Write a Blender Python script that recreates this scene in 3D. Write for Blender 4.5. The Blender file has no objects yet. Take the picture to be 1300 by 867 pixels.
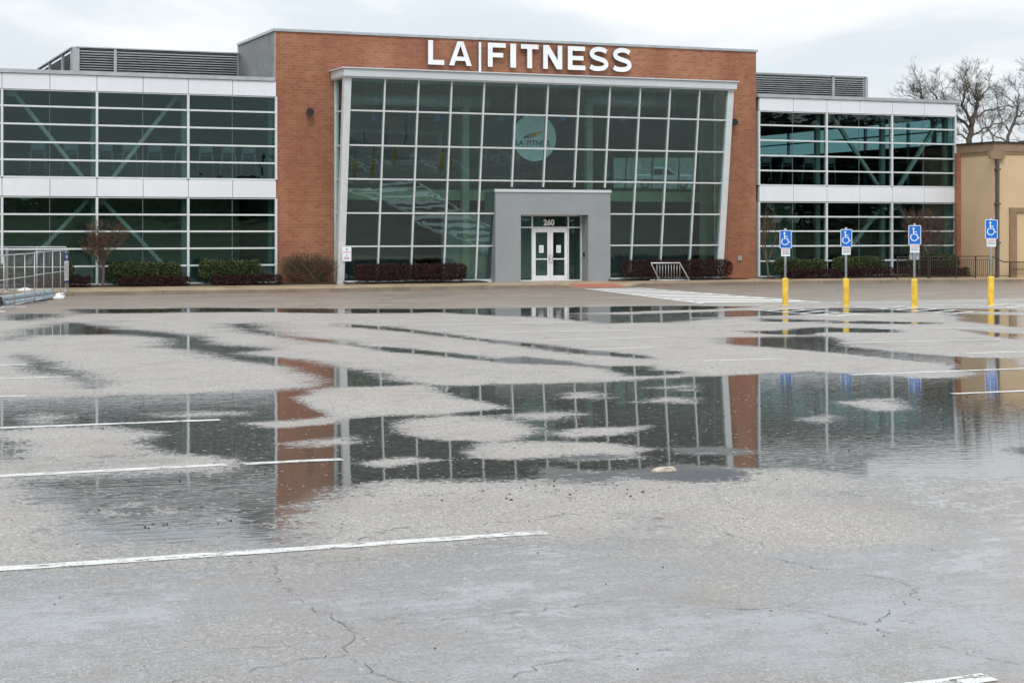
import bpy, bmesh, math, random
import numpy as np
from mathutils import Vector, Matrix, Quaternion
R = math.radians
random.seed(7)
S = bpy.context.scene
COL = S.collection

# ------------------------------------------------------------------ helpers
def link(o): COL.objects.link(o); return o
def tag(o, label=None, cat=None, group=None, kind=None):
    if label: o['label'] = label
    if cat: o['category'] = cat
    if group: o['group'] = group
    if kind: o['kind'] = kind
    return o
def empty(name, loc=(0, 0, 0), rz=0.0):
    o = bpy.data.objects.new(name, None); o.location = loc; o.rotation_euler = (0, 0, rz)
    o.empty_display_size = .2
    return link(o)
def copy_tree(o, parent=None):
    c = o.copy(); link(c); c.parent = parent
    for ch in list(o.children): copy_tree(ch, c)
    return c

class MB:
    """collects shapes in world metres; build() links them as one mesh object"""
    def __init__(s): s.v = []; s.f = []; s.m = []; s.sm = []
    def add(s, vs, fs, mi=0, smooth=False):
        b = len(s.v); s.v += [tuple(v) for v in vs]
        for f in fs: s.f.append(tuple(b + i for i in f)); s.m.append(mi); s.sm.append(smooth)
        return s
    def hexa(s, p, mi=0):
        return s.add(p, [(0, 3, 2, 1), (4, 5, 6, 7), (0, 1, 5, 4), (1, 2, 6, 5), (2, 3, 7, 6), (3, 0, 4, 7)], mi)
    def box(s, x0, x1, y0, y1, z0, z1, mi=0):
        return s.hexa([(x0, y0, z0), (x1, y0, z0), (x1, y1, z0), (x0, y1, z0), (x0, y0, z1), (x1, y0, z1), (x1, y1, z1), (x0, y1, z1)], mi)
    def cbox(s, x0, x1, y0, y1, z0, z1, b=.02, mi=0):
        """box with bevelled vertical and top edges"""
        bm = bmesh.new(); bmesh.ops.create_cube(bm, size=1)
        for v in bm.verts:
            v.co = Vector((x0 if v.co.x < 0 else x1, y0 if v.co.y < 0 else y1, z0 if v.co.z < 0 else z1))
        bmesh.ops.bevel(bm, geom=list(bm.edges), offset=b, segments=2, affect='EDGES')
        return s.frombm(bm, mi)
    def frombm(s, bm, mi=0, smooth=False):
        bm.verts.index_update()
        s.add([v.co.copy() for v in bm.verts], [[v.index for v in f.verts] for f in bm.faces], mi, smooth); bm.free(); return s
    def quad(s, a, b, c, d, mi=0): return s.add([a, b, c, d], [(0, 1, 2, 3)], mi)
    def tube(s, pts, rads, n=8, mi=0, cap=True, smooth=True):
        pts = [Vector(p) for p in pts]
        if not hasattr(rads, '__len__'): rads = [rads] * len(pts)
        vs = []; fs = []; up = None
        for i, p in enumerate(pts):
            d = (pts[min(i + 1, len(pts) - 1)] - pts[max(i - 1, 0)])
            d = d.normalized() if d.length > 1e-9 else Vector((0, 0, 1))
            if up is None:
                up = d.orthogonal().normalized()
            else:
                up = (up - d * up.dot(d)); up = up.normalized() if up.length > 1e-6 else d.orthogonal().normalized()
            w = d.cross(up)
            for k in range(n):
                a = 2 * math.pi * k / n
                vs.append(p + (up * math.cos(a) + w * math.sin(a)) * rads[i])
        for i in range(len(pts) - 1):
            for k in range(n):
                a = i * n + k; b = i * n + (k + 1) % n
                fs.append((a, b, b + n, a + n))
        s.add(vs, fs, mi, smooth)
        if cap and n > 3:
            b = len(s.v) - len(vs)
            s.f += [tuple(b + k for k in reversed(range(n))), tuple(b + (len(pts) - 1) * n + k for k in range(n))]
            s.m += [mi, mi]; s.sm += [False, False]
        return s
    def lathe(s, cx, cy, prof, n=24, mi=0):
        vs = []; fs = []
        for r, z in prof:
            for k in range(n):
                a = 2 * math.pi * k / n; vs.append((cx + r * math.cos(a), cy + r * math.sin(a), z))
        for i in range(len(prof) - 1):
            for k in range(n):
                a = i * n + k; b = i * n + (k + 1) % n; fs.append((a, b, b + n, a + n))
        return s.add(vs, fs, mi, True)
    def prism(s, poly, y0, y1, mi=0, side=None):
        """outline in x,z (counter-clockwise seen from -y), extruded from y0 (front) to y1"""
        n = len(poly)
        s.add([(x, y0, z) for x, z in poly] + [(x, y1, z) for x, z in poly], [], mi)
        b = len(s.v) - 2 * n
        s.f += [tuple(b + i for i in range(n)), tuple(b + n + i for i in reversed(range(n)))]; s.m += [mi, mi]; s.sm += [False, False]
        for i in range(n):
            j = (i + 1) % n; s.f.append((b + i, b + n + i, b + n + j, b + j)); s.m.append(mi if side is None else side); s.sm.append(False)
        return s
    def strip(s, path, w, y0, y1, mi=0, side=None, closed=False):
        """constant-width stroke along a path in x,z, extruded"""
        P = [Vector((a, b)) for a, b in path]; n = len(P); Lf = []; Rt = []
        for i in range(n):
            a = P[(i - 1) % n] if (closed or i) else P[i]; c = P[(i + 1) % n] if (closed or i < n - 1) else P[i]
            d = (c - a).normalized(); nn = Vector((-d.y, d.x))
            Lf.append(P[i] + nn * w / 2); Rt.append(P[i] - nn * w / 2)
        if closed:
            for i in range(n):
                j = (i + 1) % n
                self_q = [Lf[i], Rt[i], Rt[j], Lf[j]]
                s.add([(p.x, y0, p.y) for p in self_q], [(0, 1, 2, 3)], mi)
                s.add([(Lf[i].x, y0, Lf[i].y), (Lf[j].x, y0, Lf[j].y), (Lf[j].x, y1, Lf[j].y), (Lf[i].x, y1, Lf[i].y)], [(0, 1, 2, 3)], mi if side is None else side)
                s.add([(Rt[i].x, y0, Rt[i].y), (Rt[j].x, y0, Rt[j].y), (Rt[j].x, y1, Rt[j].y), (Rt[i].x, y1, Rt[i].y)], [(0, 1, 2, 3)], mi if side is None else side)
            return s
        return s.prism([(p.x, p.y) for p in Rt] + [(p.x, p.y) for p in reversed(Lf)], y0, y1, mi, side)
    def build(s, name, mats, parent=None, root=None, recalc=True):
        """vertices are in world metres; root = the thing's Empty whose location they are measured from"""
        if not isinstance(mats, (list, tuple)): mats = [mats]
        off = Vector(root.location) if root else Vector((0, 0, 0))
        me = bpy.data.meshes.new(name)
        me.from_pydata([tuple(Vector(v) - off) for v in s.v], [], s.f)
        me.polygons.foreach_set('material_index', s.m)
        me.polygons.foreach_set('use_smooth', s.sm)
        for m in mats: me.materials.append(m)
        if recalc:
            bm = bmesh.new(); bm.from_mesh(me); bmesh.ops.recalc_face_normals(bm, faces=bm.faces); bm.to_mesh(me); bm.free()
        me.update()
        o = bpy.data.objects.new(name, me); link(o)
        if parent: o.parent = parent
        return o

def text_mesh(mb, txt, x, y, z, size, mi=0, bold=.0, depth=.004, align='CENTER'):
    """writing facing -y, added to a mesh builder"""
    cu = bpy.data.curves.new('lettering', 'FONT'); cu.body = txt; cu.size = size; cu.align_x = align; cu.offset = bold * size; cu.extrude = depth; cu.resolution_u = 3
    ob = bpy.data.objects.new('lettering', cu); link(ob)
    dg = bpy.context.evaluated_depsgraph_get(); me = bpy.data.meshes.new_from_object(ob.evaluated_get(dg))
    mb.add([(x + v.co.x, y - v.co.z, z + v.co.y) for v in me.vertices], [list(p.vertices) for p in me.polygons], mi)
    bpy.data.objects.remove(ob); bpy.data.curves.remove(cu); bpy.data.meshes.remove(me)

# ------------------------------------------------------------------ materials
class N:
    def __init__(s, name):
        s.mat = bpy.data.materials.new(name); s.mat.use_nodes = True; s.t = s.mat.node_tree; s.t.nodes.clear()
        s.out = s.t.nodes.new('ShaderNodeOutputMaterial')
    def new(s, typ, **kw):
        n = s.t.nodes.new('ShaderNode' + typ)
        for k, v in kw.items(): setattr(n, k, v)
        return n
    def set(s, sock, v):
        if isinstance(v, bpy.types.NodeSocket): s.t.links.new(v, sock)
        elif isinstance(v, (tuple, list)) and len(v) == 3 and sock.type == 'RGBA': sock.default_value = (*v, 1)
        else: sock.default_value = v
    def math(s, op, a, b=0.0, c=None, clamp=False):
        n = s.new('Math', operation=op, use_clamp=clamp); s.set(n.inputs[0], a); s.set(n.inputs[1], b)
        if c is not None: s.set(n.inputs[2], c)
        return n.outputs[0]
    def mix(s, fac, a, b, blend='MIX'):
        n = s.new('Mix', data_type='RGBA', blend_type=blend); s.set(n.inputs[0], fac); s.set(n.inputs[6], a); s.set(n.inputs[7], b); return n.outputs[2]
    def mixf(s, fac, a, b):
        n = s.new('Mix', data_type='FLOAT'); s.set(n.inputs[0], fac); s.set(n.inputs[2], a); s.set(n.inputs[3], b); return n.outputs[0]
    def ramp(s, x, lo, hi, a=0.0, b=1.0, smooth=True):
        n = s.new('MapRange', interpolation_type='SMOOTHSTEP' if smooth else 'LINEAR'); s.set(n.inputs[0], x); s.set(n.inputs[1], lo); s.set(n.inputs[2], hi); s.set(n.inputs[3], a); s.set(n.inputs[4], b); return n.outputs[0]
    def noise(s, vec, scale, detail=3, rough=.55, dist=0.0):
        n = s.new('TexNoise'); s.set(n.inputs['Vector'], vec); n.inputs['Scale'].default_value = scale; n.inputs['Detail'].default_value = detail; n.inputs['Roughness'].default_value = rough; n.inputs['Distortion'].default_value = dist; return n.outputs[0]
    def mapping(s, vec, scale=(1, 1, 1), loc=(0, 0, 0), rot=(0, 0, 0)):
        n = s.new('Mapping'); s.set(n.inputs[0], vec); n.inputs['Scale'].default_value = scale; n.inputs['Location'].default_value = loc; n.inputs['Rotation'].default_value = rot; return n.outputs[0]
    def pos(s): return s.new('NewGeometry').outputs['Position']
    def obj(s): return s.new('TexCoord').outputs['Object']
    def bump(s, h, strength=.3, dist=.02, normal=None):
        n = s.new('Bump'); s.set(n.inputs['Height'], h); n.inputs['Strength'].default_value = strength; n.inputs['Distance'].default_value = dist
        if normal: s.set(n.inputs['Normal'], normal)
        return n.outputs[0]
    def bsdf(s, color, rough=.6, metal=0.0, normal=None, spec=.5, **kw):
        n = s.new('BsdfPrincipled'); s.set(n.inputs['Base Color'], color); s.set(n.inputs['Roughness'], rough); s.set(n.inputs['Metallic'], metal); s.set(n.inputs['Specular IOR Level'], spec)
        if normal: s.set(n.inputs['Normal'], normal)
        for k, v in kw.items(): s.set(n.inputs[k], v)
        return n.outputs[0]
    def done(s, sh): s.t.links.new(sh, s.out.inputs[0]); return s.mat

def simple(name, col, rough=.5, metal=0.0, var=.12, scale=3.0, bump=0.0, bscale=40.0, spec=.5):
    """painted or plain surface with a little uneven colour and gloss"""
    n = N(name); p = n.pos()
    a = n.noise(p, scale, 4); b = n.noise(p, scale * 9, 2)
    f = n.math('ADD', n.math('MULTIPLY', a, .7), n.math('MULTIPLY', b, .3))
    lo = tuple(c * (1 - var) for c in col); hi = tuple(min(1, c * (1 + var)) for c in col)
    c = n.mix(n.ramp(f, .3, .7), lo, hi)
    nor = n.bump(n.noise(p, bscale, 3), bump) if bump else None
    return n.done(n.bsdf(c, n.ramp(a, .3, .7, rough * .85, min(1, rough * 1.15)), metal, nor, spec))

def leafy(name, cols, rough=.6):
    n = N(name); r = n.new('NewGeometry').outputs['Random Per Island']
    cr = n.new('ValToRGB'); n.set(cr.inputs[0], r); e = cr.color_ramp.elements
    e[0].color = (*cols[0], 1); e[1].color = (*cols[-1], 1)
    for i, c in enumerate(cols[1:-1]): q = e.new((i + 1) / (len(cols) - 1)); q.color = (*c, 1)
    return n.done(n.bsdf(cr.outputs[0], rough, spec=.3))

def glass_mat(name, tint, wav=.02, f0=.055, rough=0.0, pane=.004):
    """tinted architectural glazing: see-through plus a mirror image that grows towards grazing"""
    n = N(name); g = n.new('NewGeometry')
    h = n.noise(n.mapping(g.outputs['Position'], (.8, .8, 1.6)), .9, 2, .5)
    nb = n.bump(h, .6, wav)
    rp = g.outputs['Random Per Island']; cv = n.new('CombineXYZ')     # every pane sits a little out of true
    n.set(cv.inputs[0], n.math('MULTIPLY', n.math('SINE', n.math('MULTIPLY', rp, 91.0)), pane)); n.set(cv.inputs[2], n.math('MULTIPLY', n.math('SINE', n.math('MULTIPLY', rp, 57.0)), pane))
    av = n.new('VectorMath', operation='ADD'); n.set(av.inputs[0], nb); n.set(av.inputs[1], cv.outputs[0]); nv = n.new('VectorMath', operation='NORMALIZE'); n.set(nv.inputs[0], av.outputs[0]); nb = nv.outputs[0]
    d = n.new('VectorMath', operation='DOT_PRODUCT'); n.set(d.inputs[0], g.outputs['Normal']); n.set(d.inputs[1], g.outputs['Incoming'])
    c = n.math('SUBTRACT', 1.0, n.math('ABSOLUTE', d.outputs['Value']))
    f = n.math('ADD', n.math('MULTIPLY', n.math('POWER', c, 5.0), 1 - f0), f0)
    tr = n.new('BsdfTransparent'); n.set(tr.inputs[0], tint)
    gl = n.new('BsdfGlossy'); n.set(gl.inputs['Color'], (.72, .98, .96)); gl.inputs['Roughness'].default_value = rough; n.set(gl.inputs['Normal'], nb)
    m = n.new('MixShader'); n.set(m.inputs[0], f); n.set(m.inputs[1], tr.outputs[0]); n.set(m.inputs[2], gl.outputs[0])
    return n.done(m.outputs[0])

def brick_mat():
    n = N('orange_brick'); p = n.pos(); sx = n.new('SeparateXYZ'); n.set(sx.inputs[0], p)
    cb = n.new('CombineXYZ'); n.set(cb.inputs[0], n.math('ADD', sx.outputs[0], sx.outputs[1])); n.set(cb.inputs[1], sx.outputs[2])
    b = n.new('TexBrick'); n.set(b.inputs['Vector'], cb.outputs[0])
    b.inputs['Scale'].default_value = 1; b.inputs['Brick Width'].default_value = .295; b.inputs['Row Height'].default_value = .112
    b.inputs['Mortar Size'].default_value = .0085; b.inputs['Mortar Smooth'].default_value = .3; b.inputs['Bias'].default_value = -.1
    n.set(b.inputs['Color1'], (.365, .158, .087)); n.set(b.inputs['Color2'], (.255, .103, .057)); n.set(b.inputs['Mortar'], (.33, .225, .16))
    st = n.noise(n.mapping(p, (1, 1, .35)), .8, 5)
    ind = n.noise(cb.outputs[0], 7.0, 1)
    c = n.mix(n.ramp(st, .38, .68, 0, .55), b.outputs['Color'], (.22, .085, .05))
    c = n.mix(n.ramp(ind, .55, .75, 0, .35), c, (.42, .19, .10))
    return n.done(n.bsdf(c, .8, 0, n.bump(b.outputs['Fac'], -.4, .01), .25))

def panel_mat(name, col, rough=.35):
    n = N(name); p = n.pos()
    streak = n.noise(n.mapping(p, (2.2, 2.2, .18)), 1.6, 5, .6); big = n.noise(p, .35, 2)
    c = n.mix(n.ramp(streak, .5, .8, 0, .35), col, tuple(v * .72 for v in col))
    c = n.mix(n.ramp(big, .4, .65, 0, .5), c, tuple(v * .9 for v in col))
    return n.done(n.bsdf(c, n.ramp(streak, .3, .7, rough * .8, rough * 1.3), 0.0, n.bump(big, .15, .05), .5))

M = {}
M['brick'] = brick_mat()
M['white_panel'] = panel_mat('white_composite_panel', (.74, .77, .81))
M['header'] = panel_mat('grey_white_metal_fascia', (.56, .60, .62))
M['coping'] = simple('grey_metal_coping', (.42, .45, .47), .35, .3)
M['mullion'] = simple('pale_aluminium', (.66, .70, .71), .35, .2, .06)
M['corrugated'] = simple('corrugated_metal', (.60, .62, .63), .4, .4, .1)
M['louver'] = simple('grey_louver_metal', (.40, .42, .42), .45, .3)
M['louver_post'] = simple('louver_post_metal', (.45, .48, .49), .4, .3)
M['dark'] = simple('dark_void', (.02, .022, .022), .8)
M['stucco'] = simple('grey_painted_block', (.262, .285, .30), .7, 0, .07, 1.2, .25, 60)
M['glass'] = glass_mat('green_tinted_glass', (.44, .63, .62), .006, .10, pane=.006)
M['glass_wing'] = glass_mat('blue_green_tinted_glass', (.34, .50, .505), .005, .06)
M['glass_door'] = glass_mat('door_glass', (.42, .55, .52), .006)
M['seam'] = simple('dark_glazing_seal', (.10, .13, .13), .5)
M['steel_pale'] = simple('pale_green_painted_steel', (.78, .74, .64), .5)
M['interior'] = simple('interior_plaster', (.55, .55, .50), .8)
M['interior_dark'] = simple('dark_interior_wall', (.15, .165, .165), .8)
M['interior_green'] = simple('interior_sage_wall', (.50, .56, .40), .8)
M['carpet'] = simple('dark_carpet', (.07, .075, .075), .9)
M['duct'] = simple('galvanised_duct', (.80, .82, .82), .4, .2, .1)
M['blue_glass'] = simple('blue_lamp_glass', (.05, .30, .80), .25)
M['black'] = simple('black_plastic', (.02, .02, .022), .5)
M['machine'] = simple('grey_gym_machine', (.32, .34, .35), .4, .2)
M['white'] = simple('white_paint', (.80, .81, .82), .45, 0, .05)
M['letter_side'] = simple('letter_return_grey', (.16, .17, .18), .5)
M['ink'] = simple('dark_ink', (.02, .03, .05), .6)
M['red_ink'] = simple('red_ink', (.55, .04, .06), .6)
M['orange_ink'] = simple('orange_ink', (.80, .28, .03), .6)
M['yellow_ink'] = simple('yellow_ink', (.75, .52, .05), .6)
M['disc'] = simple('white_disc_panel', (.88, .90, .90), .5)
M['door_white'] = simple('white_door_frame', (.74, .76, .78), .4, 0, .05)
M['paper'] = simple('white_paper', (.78, .82, .86), .7, 0, .05)
M['tan'] = simple('tan_stucco', (.60, .445, .28), .8, 0, .06, .8, .2, 50)
M['tan_trim'] = simple('brown_tan_trim', (.27, .18, .11), .75)
M['tan_dark'] = simple('dark_roof_edge', (.035, .03, .027), .6)
M['downpipe'] = simple('brown_downpipe', (.12, .10, .09), .5, .2)
M['bluesign'] = simple('blue_sign_face', (.0, .15, .60), .4, 0, .05)
M['yellow'] = simple('yellow_bollard_sleeve', (.76, .49, .05), .45, 0, .22, 5)
M['galv'] = simple('galvanised_steel', (.40, .43, .45), .4, .5, .15, 9)
M['rail'] = simple('dark_bronze_railing', (.045, .035, .03), .5, .2)
M['rack'] = simple('bare_steel_rack', (.50, .52, .53), .35, .6)
M['bark'] = simple('grey_brown_bark', (.10, .082, .068), .9, 0, .3, 6, .5, 25)
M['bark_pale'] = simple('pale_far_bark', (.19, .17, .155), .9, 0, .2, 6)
M['bark_small'] = simple('young_tree_bark', (.11, .075, .055), .85, 0, .2, 12)
M['twig_red'] = leafy('red_brown_buds', [(.045, .018, .012), (.10, .035, .02), (.14, .06, .03)], .8)
M['box_leaf'] = leafy('boxwood_leaf', [(.013, .024, .008), (.034, .052, .016), (.062, .085, .027), (.12, .135, .05)], .55)
M['red_leaf'] = leafy('dark_red_leaf', [(.014, .005, .005), (.03, .009, .009), (.06, .014, .013)], .6)
M['brown_twig'] = leafy('dry_brown_twig', [(.05, .033, .018), (.11, .075, .042), (.17, .12, .07)], .85)
M['mulch'] = simple('dark_wet_mulch', (.028, .018, .013), .8, 0, .5, 14, .8, 30)
M['pipe_pvc'] = simple('blue_grey_pipe', (.36, .44, .49), .3, .2)
M['bag'] = simple('white_sandbag', (.70, .70, .68), .8, 0, .1, 8, .5, 25)
M['banner_blue'] = simple('banner_blue', (.035, .05, .20), .6)
M['banner_white'] = simple('banner_white', (.72, .72, .74), .6)
M['tactile'] = simple('red_tactile_paving', (.40, .12, .085), .7, 0, .15, 5)
M['stone'] = simple('pale_broken_concrete', (.50, .42, .34), .8, 0, .2, 18, .6, 60)
M['rubber'] = simple('black_rubber', (.015, .015, .016), .7)
M['truck'] = simple('silver_white_car_paint', (.66, .67, .68), .25, .1, .03)
M['carglass'] = simple('dark_car_glass', (.015, .02, .022), .08)
M['tail'] = simple('red_tail_lamp', (.45, .01, .01), .25)
mm = N('wall_mirror'); M['mirror'] = mm.done(mm.bsdf((.62, .66, .65), .0, 1.0))
M['fence_wire'] = simple('bright_galvanised_tube', (.58, .60, .62), .4, .3)
M['column'] = simple('grey_green_column', (.34, .37, .31), .6)


# ------------------------------------------------------------------ sky, sun, camera
SUN_EL, SUN_AZ = R(48), R(205)       # azimuth clockwise from +y
w = bpy.data.worlds.new('World'); S.world = w; w.use_nodes = True
t = w.node_tree; t.nodes.clear()
def wn(typ, **kw):
    n = t.nodes.new('ShaderNode' + typ)
    for k, v in kw.items(): setattr(n, k, v)
    return n
sky = wn('TexSky', sky_type='NISHITA'); sky.sun_disc = False; sky.sun_elevation = SUN_EL; sky.sun_rotation = SUN_AZ
tc = wn('TexCoord'); sep = wn('SeparateXYZ'); t.links.new(tc.outputs['Generated'], sep.inputs[0])
mp = wn('Mapping'); mp.inputs['Scale'].default_value = (1, 1, 2.6); mp.inputs['Location'].default_value = (.35, .1, .0); t.links.new(tc.outputs['Generated'], mp.inputs[0])
no = wn('TexNoise'); no.inputs['Scale'].default_value = 4.2; no.inputs['Detail'].default_value = 6; no.inputs['Roughness'].default_value = .5; no.inputs['Distortion'].default_value = .4
t.links.new(mp.outputs[0], no.inputs['Vector'])
cr = wn('ValToRGB'); e = cr.color_ramp.elements
e[0].position = .36; e[0].color = (.67, .715, .76, 1); e[1].position = .60; e[1].color = (.93, .94, .95, 1)
q = e.new(.49); q.color = (.71, .76, .805, 1)
t.links.new(no.outputs[0], cr.inputs[0])
gain = wn('MapRange'); gain.inputs[1].default_value = .10; gain.inputs[2].default_value = .55; gain.inputs[3].default_value = 7.9; gain.inputs[4].default_value = 14.5
t.links.new(sep.outputs[2], gain.inputs[0])
sc = wn('VectorMath', operation='SCALE'); t.links.new(cr.outputs[0], sc.inputs[0]); t.links.new(gain.outputs[0], sc.inputs['Scale'])
mx = wn('Mix', data_type='RGBA'); mx.inputs[0].default_value = .9
t.links.new(sky.outputs[0], mx.inputs[6]); t.links.new(sc.outputs[0], mx.inputs[7])
bg = wn('Background'); bg.inputs[1].default_value = .1; t.links.new(mx.outputs[2], bg.inputs[0])
wo = wn('OutputWorld'); t.links.new(bg.outputs[0], wo.inputs[0])
sl = bpy.data.lights.new('sun', 'SUN'); sl.energy = .9; sl.angle = R(18); sl.color = (1, .96, .9)
so = link(bpy.data.objects.new('sun', sl))
sdir = Vector((math.sin(SUN_AZ) * math.cos(SUN_EL), math.cos(SUN_AZ) * math.cos(SUN_EL), math.sin(SUN_EL)))
so.rotation_euler = sdir.to_track_quat('Z', 'Y').to_euler(); so.location = (0, -20, 40)

cam = bpy.data.cameras.new('camera'); co = link(bpy.data.objects.new('camera', cam)); S.camera = co
co.location = (0, 0, 2.2); co.rotation_euler = (R(90), 0, -R(22.4))
cam.sensor_width = 36; cam.lens = 2250 / 1300 * 36; cam.shift_y = -(433.5 - 292) / 1300; cam.clip_end = 6000; cam.clip_start = .1
S.view_settings.view_transform = 'Standard'; S.view_settings.look = 'None'; S.view_settings.gamma = 1; S.view_settings.exposure = .5
S.view_settings.use_curve_mapping = False
S.cycles.max_bounces = 10; S.cycles.transparent_max_bounces = 24; S.cycles.glossy_bounces = 5; S.cycles.diffuse_bounces = 3
S.cycles.caustics_reflective = False; S.cycles.caustics_refractive = False; S.cycles.sample_clamp_indirect = 6

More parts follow.
